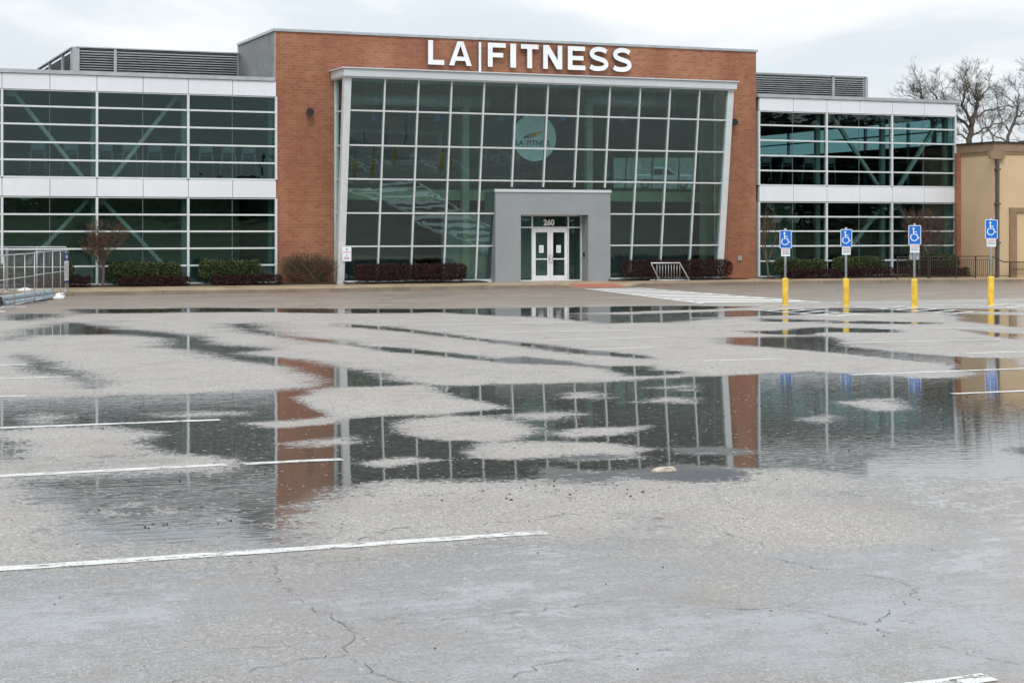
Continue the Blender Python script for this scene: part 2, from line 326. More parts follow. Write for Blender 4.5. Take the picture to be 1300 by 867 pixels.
# ------------------------------------------------------------------ the wet parking lot
POOLS = [
(0.16,2.5,[(1.11,12.99),(2.70,12.34),(3.78,11.57),(4.34,11.87),(5.77,11.71),(5.81,11.06),(7.19,10.49),(9.57,11.44),(5.95,6.36),(-0.08,8.84)]),
(0.8,0.6,[(7.32,49.99),(11.04,49.53),(14.18,47.69),(17.64,46.27),(22.17,46.06),(24.10,45.84),(25.95,44.50),(23.71,43.24),(20.10,42.71),(17.12,42.06),(16.22,44.30),(13.57,44.91),(11.49,46.75),(7.43,47.45)]),
(0.5,0.6,[(16.80,44.06),(20.48,41.60),(24.08,42.57),(27.48,42.76),(32.08,40.32),(30.85,38.77),(26.05,39.77),(22.12,39.11),(19.77,37.61),(17.73,37.68),(17.75,40.49)]),
(0.8,1,[(5.19,47.15),(5.91,48.12),(6.82,46.79),(5.43,44.17),(4.92,44.65)]),
(0.85,1,[(4.62,39.41),(6.35,43.12),(6.66,42.34),(6.91,39.80),(7.58,38.41),(7.91,37.21),(7.97,35.22),(7.83,33.48),(8.48,31.98),(7.85,31.46),(7.51,30.86),(7.86,29.65),(7.48,28.19),(6.99,29.68),(6.99,32.20),(6.50,33.45),(6.97,34.27),(7.16,36.02),(6.55,37.77),(5.59,37.96),(4.52,38.10)]),
(0.8,1,[(3.84,32.37),(3.93,31.28),(4.22,30.16),(4.04,29.30),(4.25,28.05),(4.18,25.75),(4.01,25.03),(4.02,27.06),(3.57,28.05),(3.50,28.81),(3.75,30.04)]),
(0.8,1,[(4.11,37.28),(4.46,37.62),(4.33,36.53),(4.02,36.47)]),
(0.8,1,[(9.50,41.16),(10.43,41.04),(10.03,39.10),(9.78,36.44),(10.15,33.23),(10.00,32.76),(9.43,35.57),(9.29,37.48)]),
(0.85,1,[(7.75,29.57),(8.16,28.86),(8.31,27.06),(8.42,25.78),(8.40,24.35),(8.47,23.74),(7.68,23.52),(7.25,23.74),(6.92,23.92),(7.32,25.19),(7.47,27.18)]),
(0.85,1,[(1.65,24.00),(2.63,23.91),(3.46,23.73),(4.56,23.81),(6.29,23.65),(6.70,23.70),(7.19,23.54),(7.03,20.68),(6.14,17.22),(4.49,14.61),(3.85,14.79),(4.15,16.05),(4.04,16.82),(3.48,17.38),(3.35,18.37),(3.74,19.25),(3.23,20.17),(2.68,20.39),(2.21,20.10),(1.39,20.22)]),
(0.5,1,[(2.15,19.50),(2.37,19.28),(2.22,17.90),(1.89,17.18),(1.66,17.27),(1.89,19.61)]),
(0.25,1,[(2.56,16.70),(3.24,17.48),(2.78,17.67)]),
(0.9,1,[(8.39,23.40),(9.45,23.43),(10.44,23.31),(11.43,23.24),(12.59,23.53),(14.75,23.72),(15.43,22.62),(18.73,22.08),(13.07,15.40),(10.57,12.46),(8.89,13.24),(8.70,14.17),(8.11,14.22),(7.38,14.14),(6.64,13.99),(5.90,14.38),(4.92,14.70),(4.42,14.64),(4.04,15.89),(5.05,19.86),(6.02,19.93),(6.76,19.78)]),
(0.75,0.6,[(12.12,40.09),(12.80,38.20),(13.02,35.31),(13.25,32.85),(13.58,30.95),(13.58,29.72),(14.08,28.00),(14.22,26.56),(13.85,25.88),(13.29,27.97),(12.97,28.98),(12.93,30.71),(12.76,33.05),(12.43,36.19),(11.78,38.98)]),
(0.75,0.6,[(10.01,32.59),(10.61,31.67),(11.17,29.72),(11.22,28.07),(12.00,28.51),(12.17,27.74),(12.21,26.74),(12.35,26.00),(12.75,25.83),(13.85,25.88),(12.94,24.19),(12.21,23.84),(11.77,24.02),(12.02,25.30),(11.77,26.29),(10.99,27.24),(10.86,28.15),(10.17,30.36)]),
(0.8,0.8,[(17.78,31.84),(18.72,31.74),(20.20,31.33),(18.67,28.60),(18.70,26.99),(18.93,25.65),(19.75,24.75),(17.40,21.81),(16.82,22.86),(17.71,24.28),(17.49,25.02),(17.47,26.76),(17.03,28.86),(16.91,30.17)]),
(0.8,0.7,[(19.17,33.85),(20.08,33.70),(20.84,34.06),(21.80,34.49),(22.98,33.18),(22.14,31.97),(20.14,31.66),(19.20,32.55)]),
(0.6,0.7,[(28.66,39.07),(29.60,37.09),(25.61,32.09),(26.14,34.31),(26.37,35.53)]),
(0.6,0.6,[(22.50,38.53),(24.23,36.42),(25.57,35.06),(24.88,34.32),(23.19,35.52),(21.71,37.18)]),
(0.6,0.7,[(24.13,32.70),(24.30,30.45),(22.84,28.62),(22.75,29.60)]),
(-0.85,0.6,[(4.87,19.78),(5.48,19.93),(6.01,20.10),(6.11,19.89),(5.80,19.40),(5.13,19.24)]),
(-0.5,1,[(4.15,21.19),(4.73,21.35),(5.15,21.04),(5.05,20.75),(4.40,20.69),(4.12,20.87)]),
(-0.6,1,[(2.60,21.18),(2.85,21.72),(3.05,21.32),(2.95,20.88),(2.64,20.79)]),
(-0.6,1,[(4.85,17.75),(5.40,18.08),(5.57,17.96),(5.41,17.52),(5.00,17.40)]),
(-0.85,0.6,[(6.27,22.69),(6.90,23.35),(7.30,23.54),(6.21,20.01),(6.21,20.67)]),
(-0.85,0.6,[(6.69,23.14),(7.16,23.69),(8.28,23.64),(8.23,22.72),(8.19,21.70),(8.30,20.30),(7.36,19.96),(6.07,20.07),(6.19,21.39)]),
(-0.85,0.6,[(6.56,19.39),(7.29,19.76),(7.71,19.46),(7.76,18.59),(7.71,17.89),(7.12,17.20),(6.42,17.41),(6.20,18.24)]),
(-0.85,0.6,[(6.27,16.46),(6.77,17.09),(7.41,16.90),(7.87,16.56),(8.09,15.99),(7.55,15.53),(7.12,15.83),(6.49,15.74),(6.24,16.02)]),
(-0.85,0.6,[(7.71,17.56),(8.15,17.85),(9.04,17.83),(8.45,17.25),(7.68,17.09)]),
(-0.8,1,[(8.01,19.53),(8.81,19.60),(8.77,19.28),(8.25,18.79),(8.04,18.94)]),
(-0.85,0.6,[(5.08,16.03),(5.59,16.29),(5.77,16.00),(5.19,15.66)]),
(-0.7,1,[(9.82,21.85),(10.24,21.89),(9.90,21.00),(9.57,21.21)]),
(-0.7,1,[(11.26,22.13),(12.04,22.51),(11.54,21.57)]),
(-0.7,1,[(10.14,20.31),(10.76,20.84),(10.99,20.54),(10.69,19.97)]),
(-0.85,0.48,[(20.14,32.17),(20.77,32.65),(22.09,31.89),(23.09,30.75),(22.85,29.55),(21.07,28.90),(20.01,28.89),(20.05,30.71)]),
(-0.85,0.6,[(15.13,29.64),(16.89,28.92),(17.23,27.07),(17.42,25.38),(17.33,23.70),(16.59,23.24),(15.46,24.29),(14.02,24.02),(12.69,24.85)]),
(-0.8,1,[(12.60,19.30),(13.28,19.41),(12.80,18.37),(12.35,18.21)]),
(-0.5,1,[(10.96,17.74),(11.51,18.09),(11.41,17.71),(10.98,17.36)]),
(-0.7,1,[(15.84,22.45),(16.55,22.43),(16.19,21.94),(15.56,21.99)]),
(-0.75,1,[(20.74,29.76),(22.21,28.88),(21.22,27.13),(20.35,27.91)]),
(-0.8,1.5,[(4.05,13.83),(4.63,14.39),(5.27,14.29),(5.79,13.75),(6.11,13.37),(6.02,12.43),(5.86,11.96),(5.44,12.00),(5.17,11.98),(4.55,12.05),(4.28,12.16),(4.54,13.04),(4.50,13.42),(4.30,13.43),(4.01,12.85),(3.79,12.94)]),
(-0.75,1.5,[(6.59,13.25),(7.24,12.83),(7.62,12.21),(7.49,10.84),(6.91,10.72),(6.53,11.18),(6.10,11.60),(5.93,11.93)]),
(-0.6,1.6,[(1.43,14.91),(1.70,14.35),(2.00,13.29),(1.83,12.20),(1.44,12.16),(1.17,12.17)]),
(-0.3,1.6,[(1.83,9.58),(2.30,9.96),(2.52,9.72),(2.60,9.40),(2.30,9.12),(1.96,9.20)]),
(-0.3,1.4,[(5.14,9.51),(5.37,9.59),(5.44,9.34),(5.13,9.26)]),
(-0.25,1.4,[(5.36,8.06),(5.63,8.08),(5.62,7.82),(5.32,7.75)]),
(0.25,1.2,[(6.14,12.38),(6.44,12.26),(6.19,11.69),(5.91,11.74)]),
(0.22,1.8,[(7.67,13.14),(8.78,13.20),(10.63,12.99),(8.72,10.65),(7.91,10.85),(7.83,11.41),(7.74,12.16)]),
(0.6,1.2,[(1.90,16.03),(2.34,16.22),(4.18,15.84),(4.71,15.43),(4.31,14.19),(3.81,13.34),(3.29,12.04),(2.60,12.22),(1.96,12.82),(1.91,14.71)])]
PATCH = [
[(6.56,14.94),(7.07,14.47),(7.80,14.71),(8.11,14.30),(7.80,13.66),(7.33,13.78),(6.98,14.17),(6.38,14.41)],
[(8.36,15.87),(8.68,15.84),(8.91,15.32),(8.66,15.28),(8.28,15.52)],
[(6.96,15.72),(7.38,15.75),(7.57,15.47),(7.03,15.44)],
[(10.30,15.15),(10.47,15.12),(10.33,14.90),(10.15,14.95)],
[(11.41,14.52),(11.71,14.63),(11.39,14.23)],
[(9.68,14.82),(9.87,14.75),(9.65,14.51)],
[(2.50,14.10),(2.63,14.19),(2.65,13.82),(2.48,13.82)]]
CRACKS = [[(3.01,11.41),(2.89,10.88),(2.85,10.37),(2.86,9.96),(2.89,9.71),(2.92,9.52)],
[(1.75,8.61),(1.91,8.62),(2.26,8.71),(2.49,8.80),(2.70,8.80)],
[(2.89,9.57),(2.91,9.27),(2.73,8.95),(2.70,8.65),(2.73,8.34),(2.81,8.15)],
[(3.15,9.39),(3.50,9.39),(3.73,9.41),(4.14,9.43),(4.50,9.48),(4.76,9.46)],
[(3.33,8.07),(3.57,8.23),(3.71,8.26),(4.02,8.26),(4.33,8.29)],
[(6.13,10.43),(6.20,9.99),(6.33,9.70),(6.48,9.44),(6.46,9.14),(6.22,8.89),(5.67,8.42)],
[(5.03,9.06),(5.20,8.99),(5.46,8.81),(5.52,8.67),(5.60,8.41),(5.60,8.16)],
[(5.68,7.79),(5.73,7.52),(5.80,7.31)],
[(2.44,23.99),(3.69,24.12),(4.60,24.04),(5.78,23.77),(6.51,23.69)],
[(6.04,19.99),(6.84,20.01),(7.58,19.64),(8.25,19.11)],
[(2.60,16.39),(2.84,15.30),(2.88,14.62)]]

def sdist(px, py, poly):
    """signed distance to a polygon, positive inside"""
    d = np.full(px.shape, 1e9); ins = np.zeros(px.shape, bool); n = len(poly)
    for i in range(n):
        ax, ay = poly[i]; bx, by = poly[(i + 1) % n]; ex, ey = bx - ax, by - ay
        tt = np.clip(((px - ax) * ex + (py - ay) * ey) / (ex * ex + ey * ey + 1e-9), 0, 1)
        d = np.minimum(d, (px - ax - tt * ex) ** 2 + (py - ay - tt * ey) ** 2)
        c = ((ay > py) != (by > py)) & (px < (bx - ax) * (py - ay) / (by - ay + 1e-12) + ax); ins ^= c
    d = np.sqrt(d); return np.where(ins, d, -d)
def make_ground():
    ys = [6.5]
    while ys[-1] < 62.5: ys.append(ys[-1] * 1.0065)
    ys = np.array([-3000, -800, -300, -100, -40, -10, 0, 4] + ys + [64, 75, 100, 200, 500, 1200, 3500], float)
    xs = np.concatenate([[-3000, -800, -200, -60, -20, -8, -4], np.arange(-2, 14, .1), np.arange(14, 46, .16), [47, 48, 50, 52, 55, 60, 75, 110, 250, 800, 3500]])
    X, Y = np.meshgrid(xs, ys); nx, ny = len(xs), len(ys)
    px, py = X.ravel(), Y.ravel()
    wet = np.full(px.shape, -.72); wet[py > 46.5] = -.6
    wet[(py < 6)] = .16
    for cap, wd, poly in POOLS:
        a = np.array(poly); soft = (.24 + .016 * py) * wd; mg = 3
        sel = (px > a[:, 0].min() - mg) & (px < a[:, 0].max() + mg) & (py > a[:, 1].min() - mg) & (py < a[:, 1].max() + mg)
        sd = sdist(px[sel], py[sel], poly); k = np.clip(sd / np.maximum(soft[sel], .05) * .5 + .5, 0, 1); k = k * k * (3 - 2 * k)
        wet[sel] = wet[sel] * (1 - k) + cap * k
    pat = np.zeros(px.shape)
    for poly in PATCH:
        sd = sdist(px, py, poly); pat = np.maximum(pat, np.clip(sd / .3 * .5 + .5, 0, 1))
    front = 46.3 + .15 * np.sin(px * .7)
    lane = np.clip((py - front) / .5, 0, 1)
    me = bpy.data.meshes.new('parking_lot')
    idx = np.arange(nx * ny).reshape(ny, nx)
    fc = np.stack([idx[:-1, :-1], idx[:-1, 1:], idx[1:, 1:], idx[1:, :-1]], -1).reshape(-1, 4)
    me.from_pydata(np.stack([px, py, np.zeros_like(px)], -1).tolist(), [], fc.tolist())
    at = me.attributes.new('wetness', 'FLOAT_COLOR', 'POINT')
    at.data.foreach_set('color', np.stack([wet * .5 + .5, pat, lane, np.clip((12.2 - py) / 1.6, 0, 1)], -1).astype(np.float32).ravel())
    me.update()
    o = link(bpy.data.objects.new('parking_lot', me)); tag(o, kind='structure'); return o
def asphalt_mat():
    n = N('wet_asphalt'); p = n.pos()
    at = n.new('Attribute', attribute_name='wetness'); sp = n.new('SeparateColor'); n.set(sp.inputs[0], at.outputs['Color'])
    wet = n.math('MULTIPLY_ADD', sp.outputs[0], 1.8, -.9); pat = sp.outputs[1]; lane = sp.outputs[2]; calm = at.outputs['Alpha']
    def cen(x, k): return n.math('MULTIPLY', n.math('SUBTRACT', x, .5), k)
    big = n.noise(p, .55, 6, .6); mid = n.noise(n.mapping(p, (1, 1.5, 1)), 2.4, 9, .78); fin = n.noise(n.mapping(p, (1, .6, 1)), 17, 5, .75); gr = n.noise(p, 85, 2, .6)
    w = n.math('ADD', wet, cen(big, 1.5)); w = n.math('ADD', w, n.math('MULTIPLY', cen(mid, 2.6), n.mixf(calm, 1.0, .65))); w = n.math('ADD', w, n.math('MULTIPLY', cen(fin, 2.6), n.mixf(calm, 1.0, .45))); w = n.math('ADD', w, cen(gr, 1.0)); w = n.math('SUBTRACT', w, n.math('MULTIPLY', pat, .9)); vs = n.new('TexVoronoi'); n.set(vs.inputs['Vector'], p); vs.inputs['Scale'].default_value = 13; vc = n.new('SeparateColor'); n.set(vc.inputs[0], vs.outputs['Color']); w = n.math('SUBTRACT', w, n.math('MULTIPLY', n.math('MULTIPLY', n.ramp(vc.outputs[0], .78, .82), n.ramp(vs.outputs['Distance'], .30, .16)), .9))
    water = n.ramp(w, n.mixf(calm, .0, -.22), n.mixf(calm, .14, .35)); film = n.ramp(w, -.7, .0); deep = n.ramp(wet, .16, .5)
    # aggregate
    vo = n.new('TexVoronoi'); n.set(vo.inputs['Vector'], p); vo.inputs['Scale'].default_value = 130; vr = n.new('SeparateColor'); n.set(vr.inputs[0], vo.outputs['Color'])
    vo2 = n.new('TexVoronoi'); n.set(vo2.inputs['Vector'], p); vo2.inputs['Scale'].default_value = 60; vr2 = n.new('SeparateColor'); n.set(vr2.inputs[0], vo2.outputs['Color'])
    c = n.mix(n.ramp(n.math('ADD', n.math('MULTIPLY', gr, .55), n.math('MULTIPLY', n.noise(p, 24, 4, .75), .45)), .36, .64), (.095, .087, .079), (.42, .382, .34))
    c = n.mix(n.ramp(vr.outputs[0], .72, .95, 0, .7), c, (.66, .62, .55))
    c = n.mix(n.ramp(vr2.outputs[0], .93, .97, 0, .8), c, (.58, .56, .53))
    oil = n.noise(p, .33, 4, .6); c = n.mix(n.ramp(oil, .57, .72, 0, .45), c, (.075, .07, .065))
    c = n.mix(n.ramp(vr2.outputs[1], .94, .97, 0, .7), c, (.09, .075, .065))
    c = n.mix(n.ramp(n.noise(p, .8, 5, .6), .48, .68, 0, .5), c, (.27, .215, .17))
    c = n.mix(n.ramp(mid, .35, .6, .3, 0), c, (.15, .15, .15))
    lc = n.mix(n.ramp(n.noise(n.mapping(p, (.25, 1.6, 1)), 1.3, 5, .6), .35, .7), (.16, .122, .09), (.26, .203, .153))
    c = n.mix(n.math('MULTIPLY', lane, .85), c, lc)
    # cracks: edges of large warped cells, thinned by noise
    wp = n.new('VectorMath', operation='ADD'); nz = n.new('TexNoise'); n.set(nz.inputs['Vector'], p); nz.inputs['Scale'].default_value = 1.7; nz.inputs['Detail'].default_value = 5
    sc_ = n.new('VectorMath', operation='SCALE'); n.set(sc_.inputs[0], nz.outputs['Color']); sc_.inputs['Scale'].default_value = .8
    n.set(wp.inputs[0], p); n.set(wp.inputs[1], sc_.outputs[0])
    cv = n.new('TexVoronoi', feature='DISTANCE_TO_EDGE'); n.set(cv.inputs['Vector'], n.mapping(wp.outputs[0], (.5, .42, 1))); cv.inputs['Scale'].default_value = 1
    cd = n.math('ADD', cv.outputs['Distance'], n.ramp(mid, .3, .62, .0, .012))
    crack = n.math('MULTIPLY', n.ramp(cd, .004, .017, 1, 0), n.math('SUBTRACT', 1.0, n.math('MULTIPLY', lane, .6)))
    crack = n.math('MULTIPLY', crack, n.ramp(big, .40, .5))
    
    # holes and patches of newer black asphalt
    pn = n.ramp(n.math('ADD', pat, n.math('ADD', cen(mid, 2.4), cen(fin, 2.0))), .30, .5)
    pm = n.math('MULTIPLY', pn, n.ramp(pat, 0, .2))
    c = n.mix(pm, c, n.mix(n.ramp(gr, .35, .65), (.008, .010, .014), (.05, .055, .065)))
    c = n.mix(n.math('MULTIPLY', film, .30), c, (.11, .11, .112))
    c = n.mix(n.math('MULTIPLY', water, n.mixf(deep, .72, .85)), c, n.mix(deep, n.mix(calm, (.09, .09, .092), (.20, .207, .22)), (.026, .027, .023)))
    c = n.mix(n.math('MULTIPLY', crack, .7), c, (.045, .045, .048))
    rough = n.mixf(film, .62, .26); rough = n.mixf(water, rough, n.mixf(deep, .05, .014)); rough = n.mixf(n.math('MULTIPLY', pm, .9), rough, .6)
    hd = n.math('ADD', n.math('MULTIPLY', gr, .5), n.math('MULTIPLY', fin, .8)); hd = n.math('SUBTRACT', hd, n.math('MULTIPLY', crack, .6))
    rip = n.noise(n.mapping(p, (1.3, 6, 1), rot=(0, 0, R(20))), 2.2, 2, .5)
    hgt = n.math('ADD', n.math('MULTIPLY', hd, n.mixf(water, n.mixf(film, .006, .0013), n.mixf(deep, .00005, .00002))), n.math('MULTIPLY', rip, n.math('MULTIPLY', film, n.mixf(deep, n.math('MULTIPLY', n.ramp(n.noise(p, .9, 3), .42, .62, .2, 1.0), .0026), .0009))))
    b = n.new('Bump'); n.set(b.inputs['Height'], hgt); b.inputs['Strength'].default_value = 1; b.inputs['Distance'].default_value = 1
    return n.done(n.bsdf(c, rough, 0, b.outputs[0], .5))
def cracks():
    m = MB(); rr = random.Random(31)
    for path in CRACKS:
        P_ = [Vector((*p, .0035)) for p in path]; fine = []
        for a, b in zip(P_[:-1], P_[1:]):
            n_ = max(2, int((b - a).length / .06))
            for k in range(n_): fine.append(a.lerp(b, k / n_) + Vector((rr.gauss(0, .018), rr.gauss(0, .02), 0)))
        fine.append(P_[-1]); wd = 0
        for i, (a, b) in enumerate(zip(fine[:-1], fine[1:])):
            if rr.random() < .22: continue
            d = (b - a); d.z = 0; s = Vector((-d.y, d.x, 0)).normalized(); w0 = rr.uniform(.0008, .0038); w1 = rr.uniform(.0008, .0038)
            m.quad(a - s * w0, b - s * w1, b + s * w1, a + s * w0)
    tag(m.build('asphalt_cracks', simple('dark_open_crack', (.10, .10, .10), .6, 0, .4, 9)), kind='structure')
cracks()
lot = make_ground(); lot.data.materials.append(asphalt_mat())

def paint_mat():
    n = N('worn_white_line_paint'); p = n.pos()
    a = n.noise(n.mapping(p, (1, 3, 1)), 6, 5, .65); b = n.noise(p, 45, 3)
    worn = n.ramp(n.math('ADD', n.math('MULTIPLY', a, .65), n.math('MULTIPLY', b, .35)), .53, .585)
    tr = n.new('BsdfTransparent'); m = n.new('MixShader')
    n.set(m.inputs[0], worn); n.set(m.inputs[1], n.bsdf(n.mix(n.ramp(b, .35, .65), (.50, .50, .48), (.68, .68, .66)), .4)); n.set(m.inputs[2], tr.outputs[0])
    return n.done(m.outputs[0])
M['paint'] = paint_mat()
ml = MB(); mh = MB()
def hline(x0, x1, y, wd=.15, sk=0.0):
    n = max(2, int((x1 - x0) / .25)); rr = random.Random(int(x0 * 77 + y * 13))
    top = []; bot = []
    for i in range(n + 1):
        x = x0 + (x1 - x0) * i / n; yy = y + sk * i / n + rr.uniform(-.008, .008)
        top.append((x, yy + wd / 2 + rr.uniform(-.012, .012), .004)); bot.append((x, yy - wd / 2 + rr.uniform(-.012, .012), .004))
    ml.add(bot + top, [(i, i + 1, n + 2 + i, n + 1 + i) for i in range(n)])
for y, x0, x1, sk in ((7.16, -1.5, 5.5, 0), (11.95, -1.5, 5.14, -.12), (16.4, -1.5, 3.85, -.02), (16.37, 4.02, 4.97, -.02), (20.5, -1.5, 4.7, -.22), (24.2, 1.5, 3.0, 0), (27.2, -1.5, 4.02, -.1), (29.9, -1.5, 3.7, -.1), (33.2, -1.5, 3.6, 0),
                      (19.75, 14.54, 20, -.1), (26.3, 14.3, 15.8, -.1), (29.6, 13.7, 15.1, .1), (32.45, 14.2, 16.8, 0), (35.3, 13.9, 17.2, -.3), (29.4, 19.0, 22.7, -.2), (33.3, 22.5, 26, -.9), (22.9, 15, 19, 0), (26.1, 19.5, 23.5, 0), (36.4, 19.5, 24, 0), (38.6, 13.6, 18, 0), (39.2, 21, 26, 0), (23.1, 20.3, 25, 0), (16.6, 15, 20, 0)):
    hline(x0, x1, y, .155, sk)
# accessible stalls by the bollards and lines across the driveway edge
hline(25.8, 41, 46.1, .16, -1.2); hline(27.3, 41, 43.4, .14, -1.0); hline(26, 33, 41.4, .13); hline(33.5, 40, 40.6, .13)
for x in (24.7, 26.0, 28.3, 29.7, 32.0, 33.4, 35.7, 37.1):
    mh.quad((x, 38.4, .0045), (x + .14, 38.4, .0045), (x + .14, 43.0, .0045), (x, 43.0, .0045))
for xa, xb in ((24.84, 26.0), (28.44, 29.7), (32.14, 33.4), (35.84, 37.1)):
    for k in range(5):
        y = 38.5 + k * .85; mh.quad((xa, y, .0045), (xa, y + .16, .0045), (xb, y + 1.0, .0045), (xb, y + .84, .0045))
for y in (-4, -8.3, -12.6, -17, -21.3): hline(-6, 14, y)
for x in (52, 55, 58, 61, 64, 67, 70): ml.quad((x, 14, .004), (x + .13, 14, .004), (x + .13, 20, .004), (x, 20, .004))
tag(ml.build('parking_lines', M['paint']), kind='structure')
tag(mh.build('access_aisle_marking', simple('white_aisle_paint', (.58, .58, .57), .45, 0, .2, 5)), kind='structure')
mc = MB()
def dline(p, q2, wd):
    a, b = Vector((*p, .004)), Vector((*q2, .004)); d = (b - a).normalized(); s = Vector((-d.y, d.x, 0)) * wd / 2
    mc.quad(a - s, b - s, b + s, a + s)
A0, A1, B0, B1 = Vector((27.9, 60.4)), Vector((25.5, 46.9)), Vector((30.0, 60.3)), Vector((29.2, 46.2))
dline(A0, A1, .16); dline(B0, B1, .16)
for i in range(11):
    f = (i + .6) / 11.2; a = A0.lerp(A1, f) + Vector((.14, 0)); b = B0.lerp(B1, f - .012) - Vector((.14, 0)); dline(a, b, .62)
tag(mc.build('crosswalk_marking', simple('white_crosswalk_paint', (.78, .78, .77), .45, 0, .12, 5)), kind='structure')

# ------------------------------------------------------------------ sidewalk with kerb
def sidewalk_mat(name, a_, b_, joint):
    n = N(name); p = n.pos(); k = n.noise(p, .9, 5, .6); f = n.noise(p, 30, 3)
    c = n.mix(n.ramp(k, .3, .7), a_, b_); c = n.mix(n.ramp(f, .4, .7, 0, .3), c, tuple(v * .6 for v in a_))
    sx = n.new('SeparateXYZ'); n.set(sx.inputs[0], p)
    j = n.math('ABSOLUTE', n.math('SUBTRACT', n.math('FRACT', n.math('DIVIDE', sx.outputs[0], joint)), .5)); c = n.mix(n.ramp(j, .49, .496, 0, .6), c, (.06, .045, .03))
    return n.done(n.bsdf(c, n.ramp(k, .35, .65, .3, .6), 0, n.bump(f, .2, .01)))
M['walk'] = sidewalk_mat('damp_tan_concrete', (.37, .275, .165), (.47, .355, .22), 1.5)
M['kerb'] = sidewalk_mat('damp_brown_kerb', (.15, .115, .08), (.24, .185, .125), 3.0)
edge = [(-60, 60.2), (5, 60.2), (17, 60.3), (22, 60.85), (26, 61.2), (27.2, 61.2), (28.0, 61.2), (30.0, 61.1), (30.8, 61.3), (36.5, 61.9), (42, 61.9), (46, 61.0), (49, 60.3), (60, 60.2), (120, 60.2)]
def dip(x): return .016 if 27.9 <= x <= 30.1 else .13
mw = MB(); mk = MB()
for (x0, y0), (x1, y1) in zip(edge[:-1], edge[1:]):
    z0, z1 = dip(x0), dip(x1)
    mw.quad((x0, y0 + .16, z0), (x1, y1 + .16, z1), (x1, 62.9, .13), (x0, 62.9, .13)); mw.quad((x0, 62.9, .13), (x1, 62.9, .13), (x1, 66.6, .13), (x0, 66.6, .13))
    mk.quad((x0, y0, -.01), (x1, y1, -.01), (x1, y1 + .03, z1 + .003), (x0, y0 + .03, z0 + .003)); mk.quad((x0, y0 + .03, z0 + .003), (x1, y1 + .03, z1 + .003), (x1, y1 + .17, z1 + .003), (x0, y0 + .17, z0 + .003))
tag(mw.build('sidewalk', M['walk']), kind='structure'); tag(mk.build('kerb', M['kerb']), kind='structure')
mt = MB()
def tz(y): return .016 + (.13 - .016) * (y - 61.3) / (62.9 - 61.3) + .008
mt.hexa([(28.05, 61.32, .0), (30.0, 61.24, .0), (30.0, 62.4, .0), (28.05, 62.4, .0), (28.05, 61.32, tz(61.32)), (30.0, 61.24, tz(61.3)), (30.0, 62.4, tz(62.4)), (28.05, 62.4, tz(62.4))])
for i in range(16):
    for j in range(8):
        mt.lathe(28.17 + i * .115, 61.4 + j * .12, [(.035, tz(61.4 + j * .12) - .01), (.03, tz(61.4 + j * .12) + .006), (.0, tz(61.4 + j * .12) + .007)], 6)
tag(mt.build('kerb_ramp', M['tactile']), kind='structure')
def bed(x0, x1):
    m = MB(); n = int((x1 - x0) / .3); rr = random.Random(3); rows = []
    for j, y in enumerate((64.75, 64.9, 65.3, 65.9)):
        rows.append([(x0 + (x1 - x0) * i / n, y + (rr.uniform(-.04, .04) if j == 0 else 0), .135 if j == 0 else .16 + rr.uniform(0, .05)) for i in range(n + 1)])
    for j in range(3):
        for i in range(n): m.quad(rows[j][i], rows[j][i + 1], rows[j + 1][i + 1], rows[j + 1][i])
    tag(m.build('planting_bed', M['mulch']), kind='structure')
bed(-14, 19.5); bed(19.9, 25.7); bed(31, 37.4); bed(38.6, 49)
# rising ground behind the camera, seen only as a mirror image in the glass
def bank():
    m = MB(); xs = np.linspace(-150, 330, 60); ys = np.linspace(-140, -62, 10); rr = random.Random(5)
    def hh(x, y): return -.02 + max(0, (-62 - y) / 78) ** .8 * (5 + 2 * math.sin(x * .03)) + (rr.uniform(-.2, .2) if y < -64 else 0)
    g = [[(x, y, hh(x, y)) for x in xs] for y in ys]
    for j in range(len(ys) - 1):
        for i in range(len(xs) - 1): m.quad(g[j][i], g[j][i + 1], g[j + 1][i + 1], g[j + 1][i])
    tag(m.build('grass_bank', simple('dull_winter_grass', (.12, .14, .07), .9, 0, .3, .6)), kind='structure')
bank()


# ------------------------------------------------------------------ the gym building
B = empty('gym_building', (28, 66, 0))
tag(B, 'two-storey glass-fronted gym building with an orange brick centre block and white panel wings', 'building')
def part(mb, name, mats, parent=B, recalc=True): return mb.build(name, mats, parent, B, recalc)
BX0, BX1, BZ = 17.44, 38.48, 9.78
def yl(z): return 65.47 - .1225 * (z - .2)          # the leaning face of the glass front
# brick
m = MB()
m.box(BX0, 19.74, 66, 66.45, -.02, BZ); m.box(36.34, BX1, 66, 66.45, -.02, BZ); m.box(19.74, 36.34, 66, 66.45, 8.05, BZ)
m.box(38.10, BX1, 66.45, 71.6, 7.6, BZ); m.box(BX0, 38.1, 71.2, 71.6, 7.6, BZ)
brick = part(m, 'brick_wall', M['brick'])
m = MB()      # corrugated cladding on the flank of the brick block
n = 44
for i in range(n):
    z = 7.92 + (BZ - 7.92) * i / n; h = (BZ - 7.92) / n
    m.hexa([(BX0 - .05, 66.02, z), (BX0 + .3, 66.02, z), (BX0 + .3, 71.75, z), (BX0 - .05, 71.75, z), (BX0 - .012, 66.02, z + h * .93), (BX0 + .3, 66.02, z + h * .93), (BX0 + .3, 71.75, z + h * .93), (BX0 - .012, 71.75, z + h * .93)])
m.box(BX0 + .0, BX0 + .25, 66.47, 71.2, 7.7, BZ - .01); m.box(BX0 - .08, BX0 + .01, 71.7, 71.82, 7.9, BZ)
part(m, 'side_cladding', M['corrugated'])
m = MB()
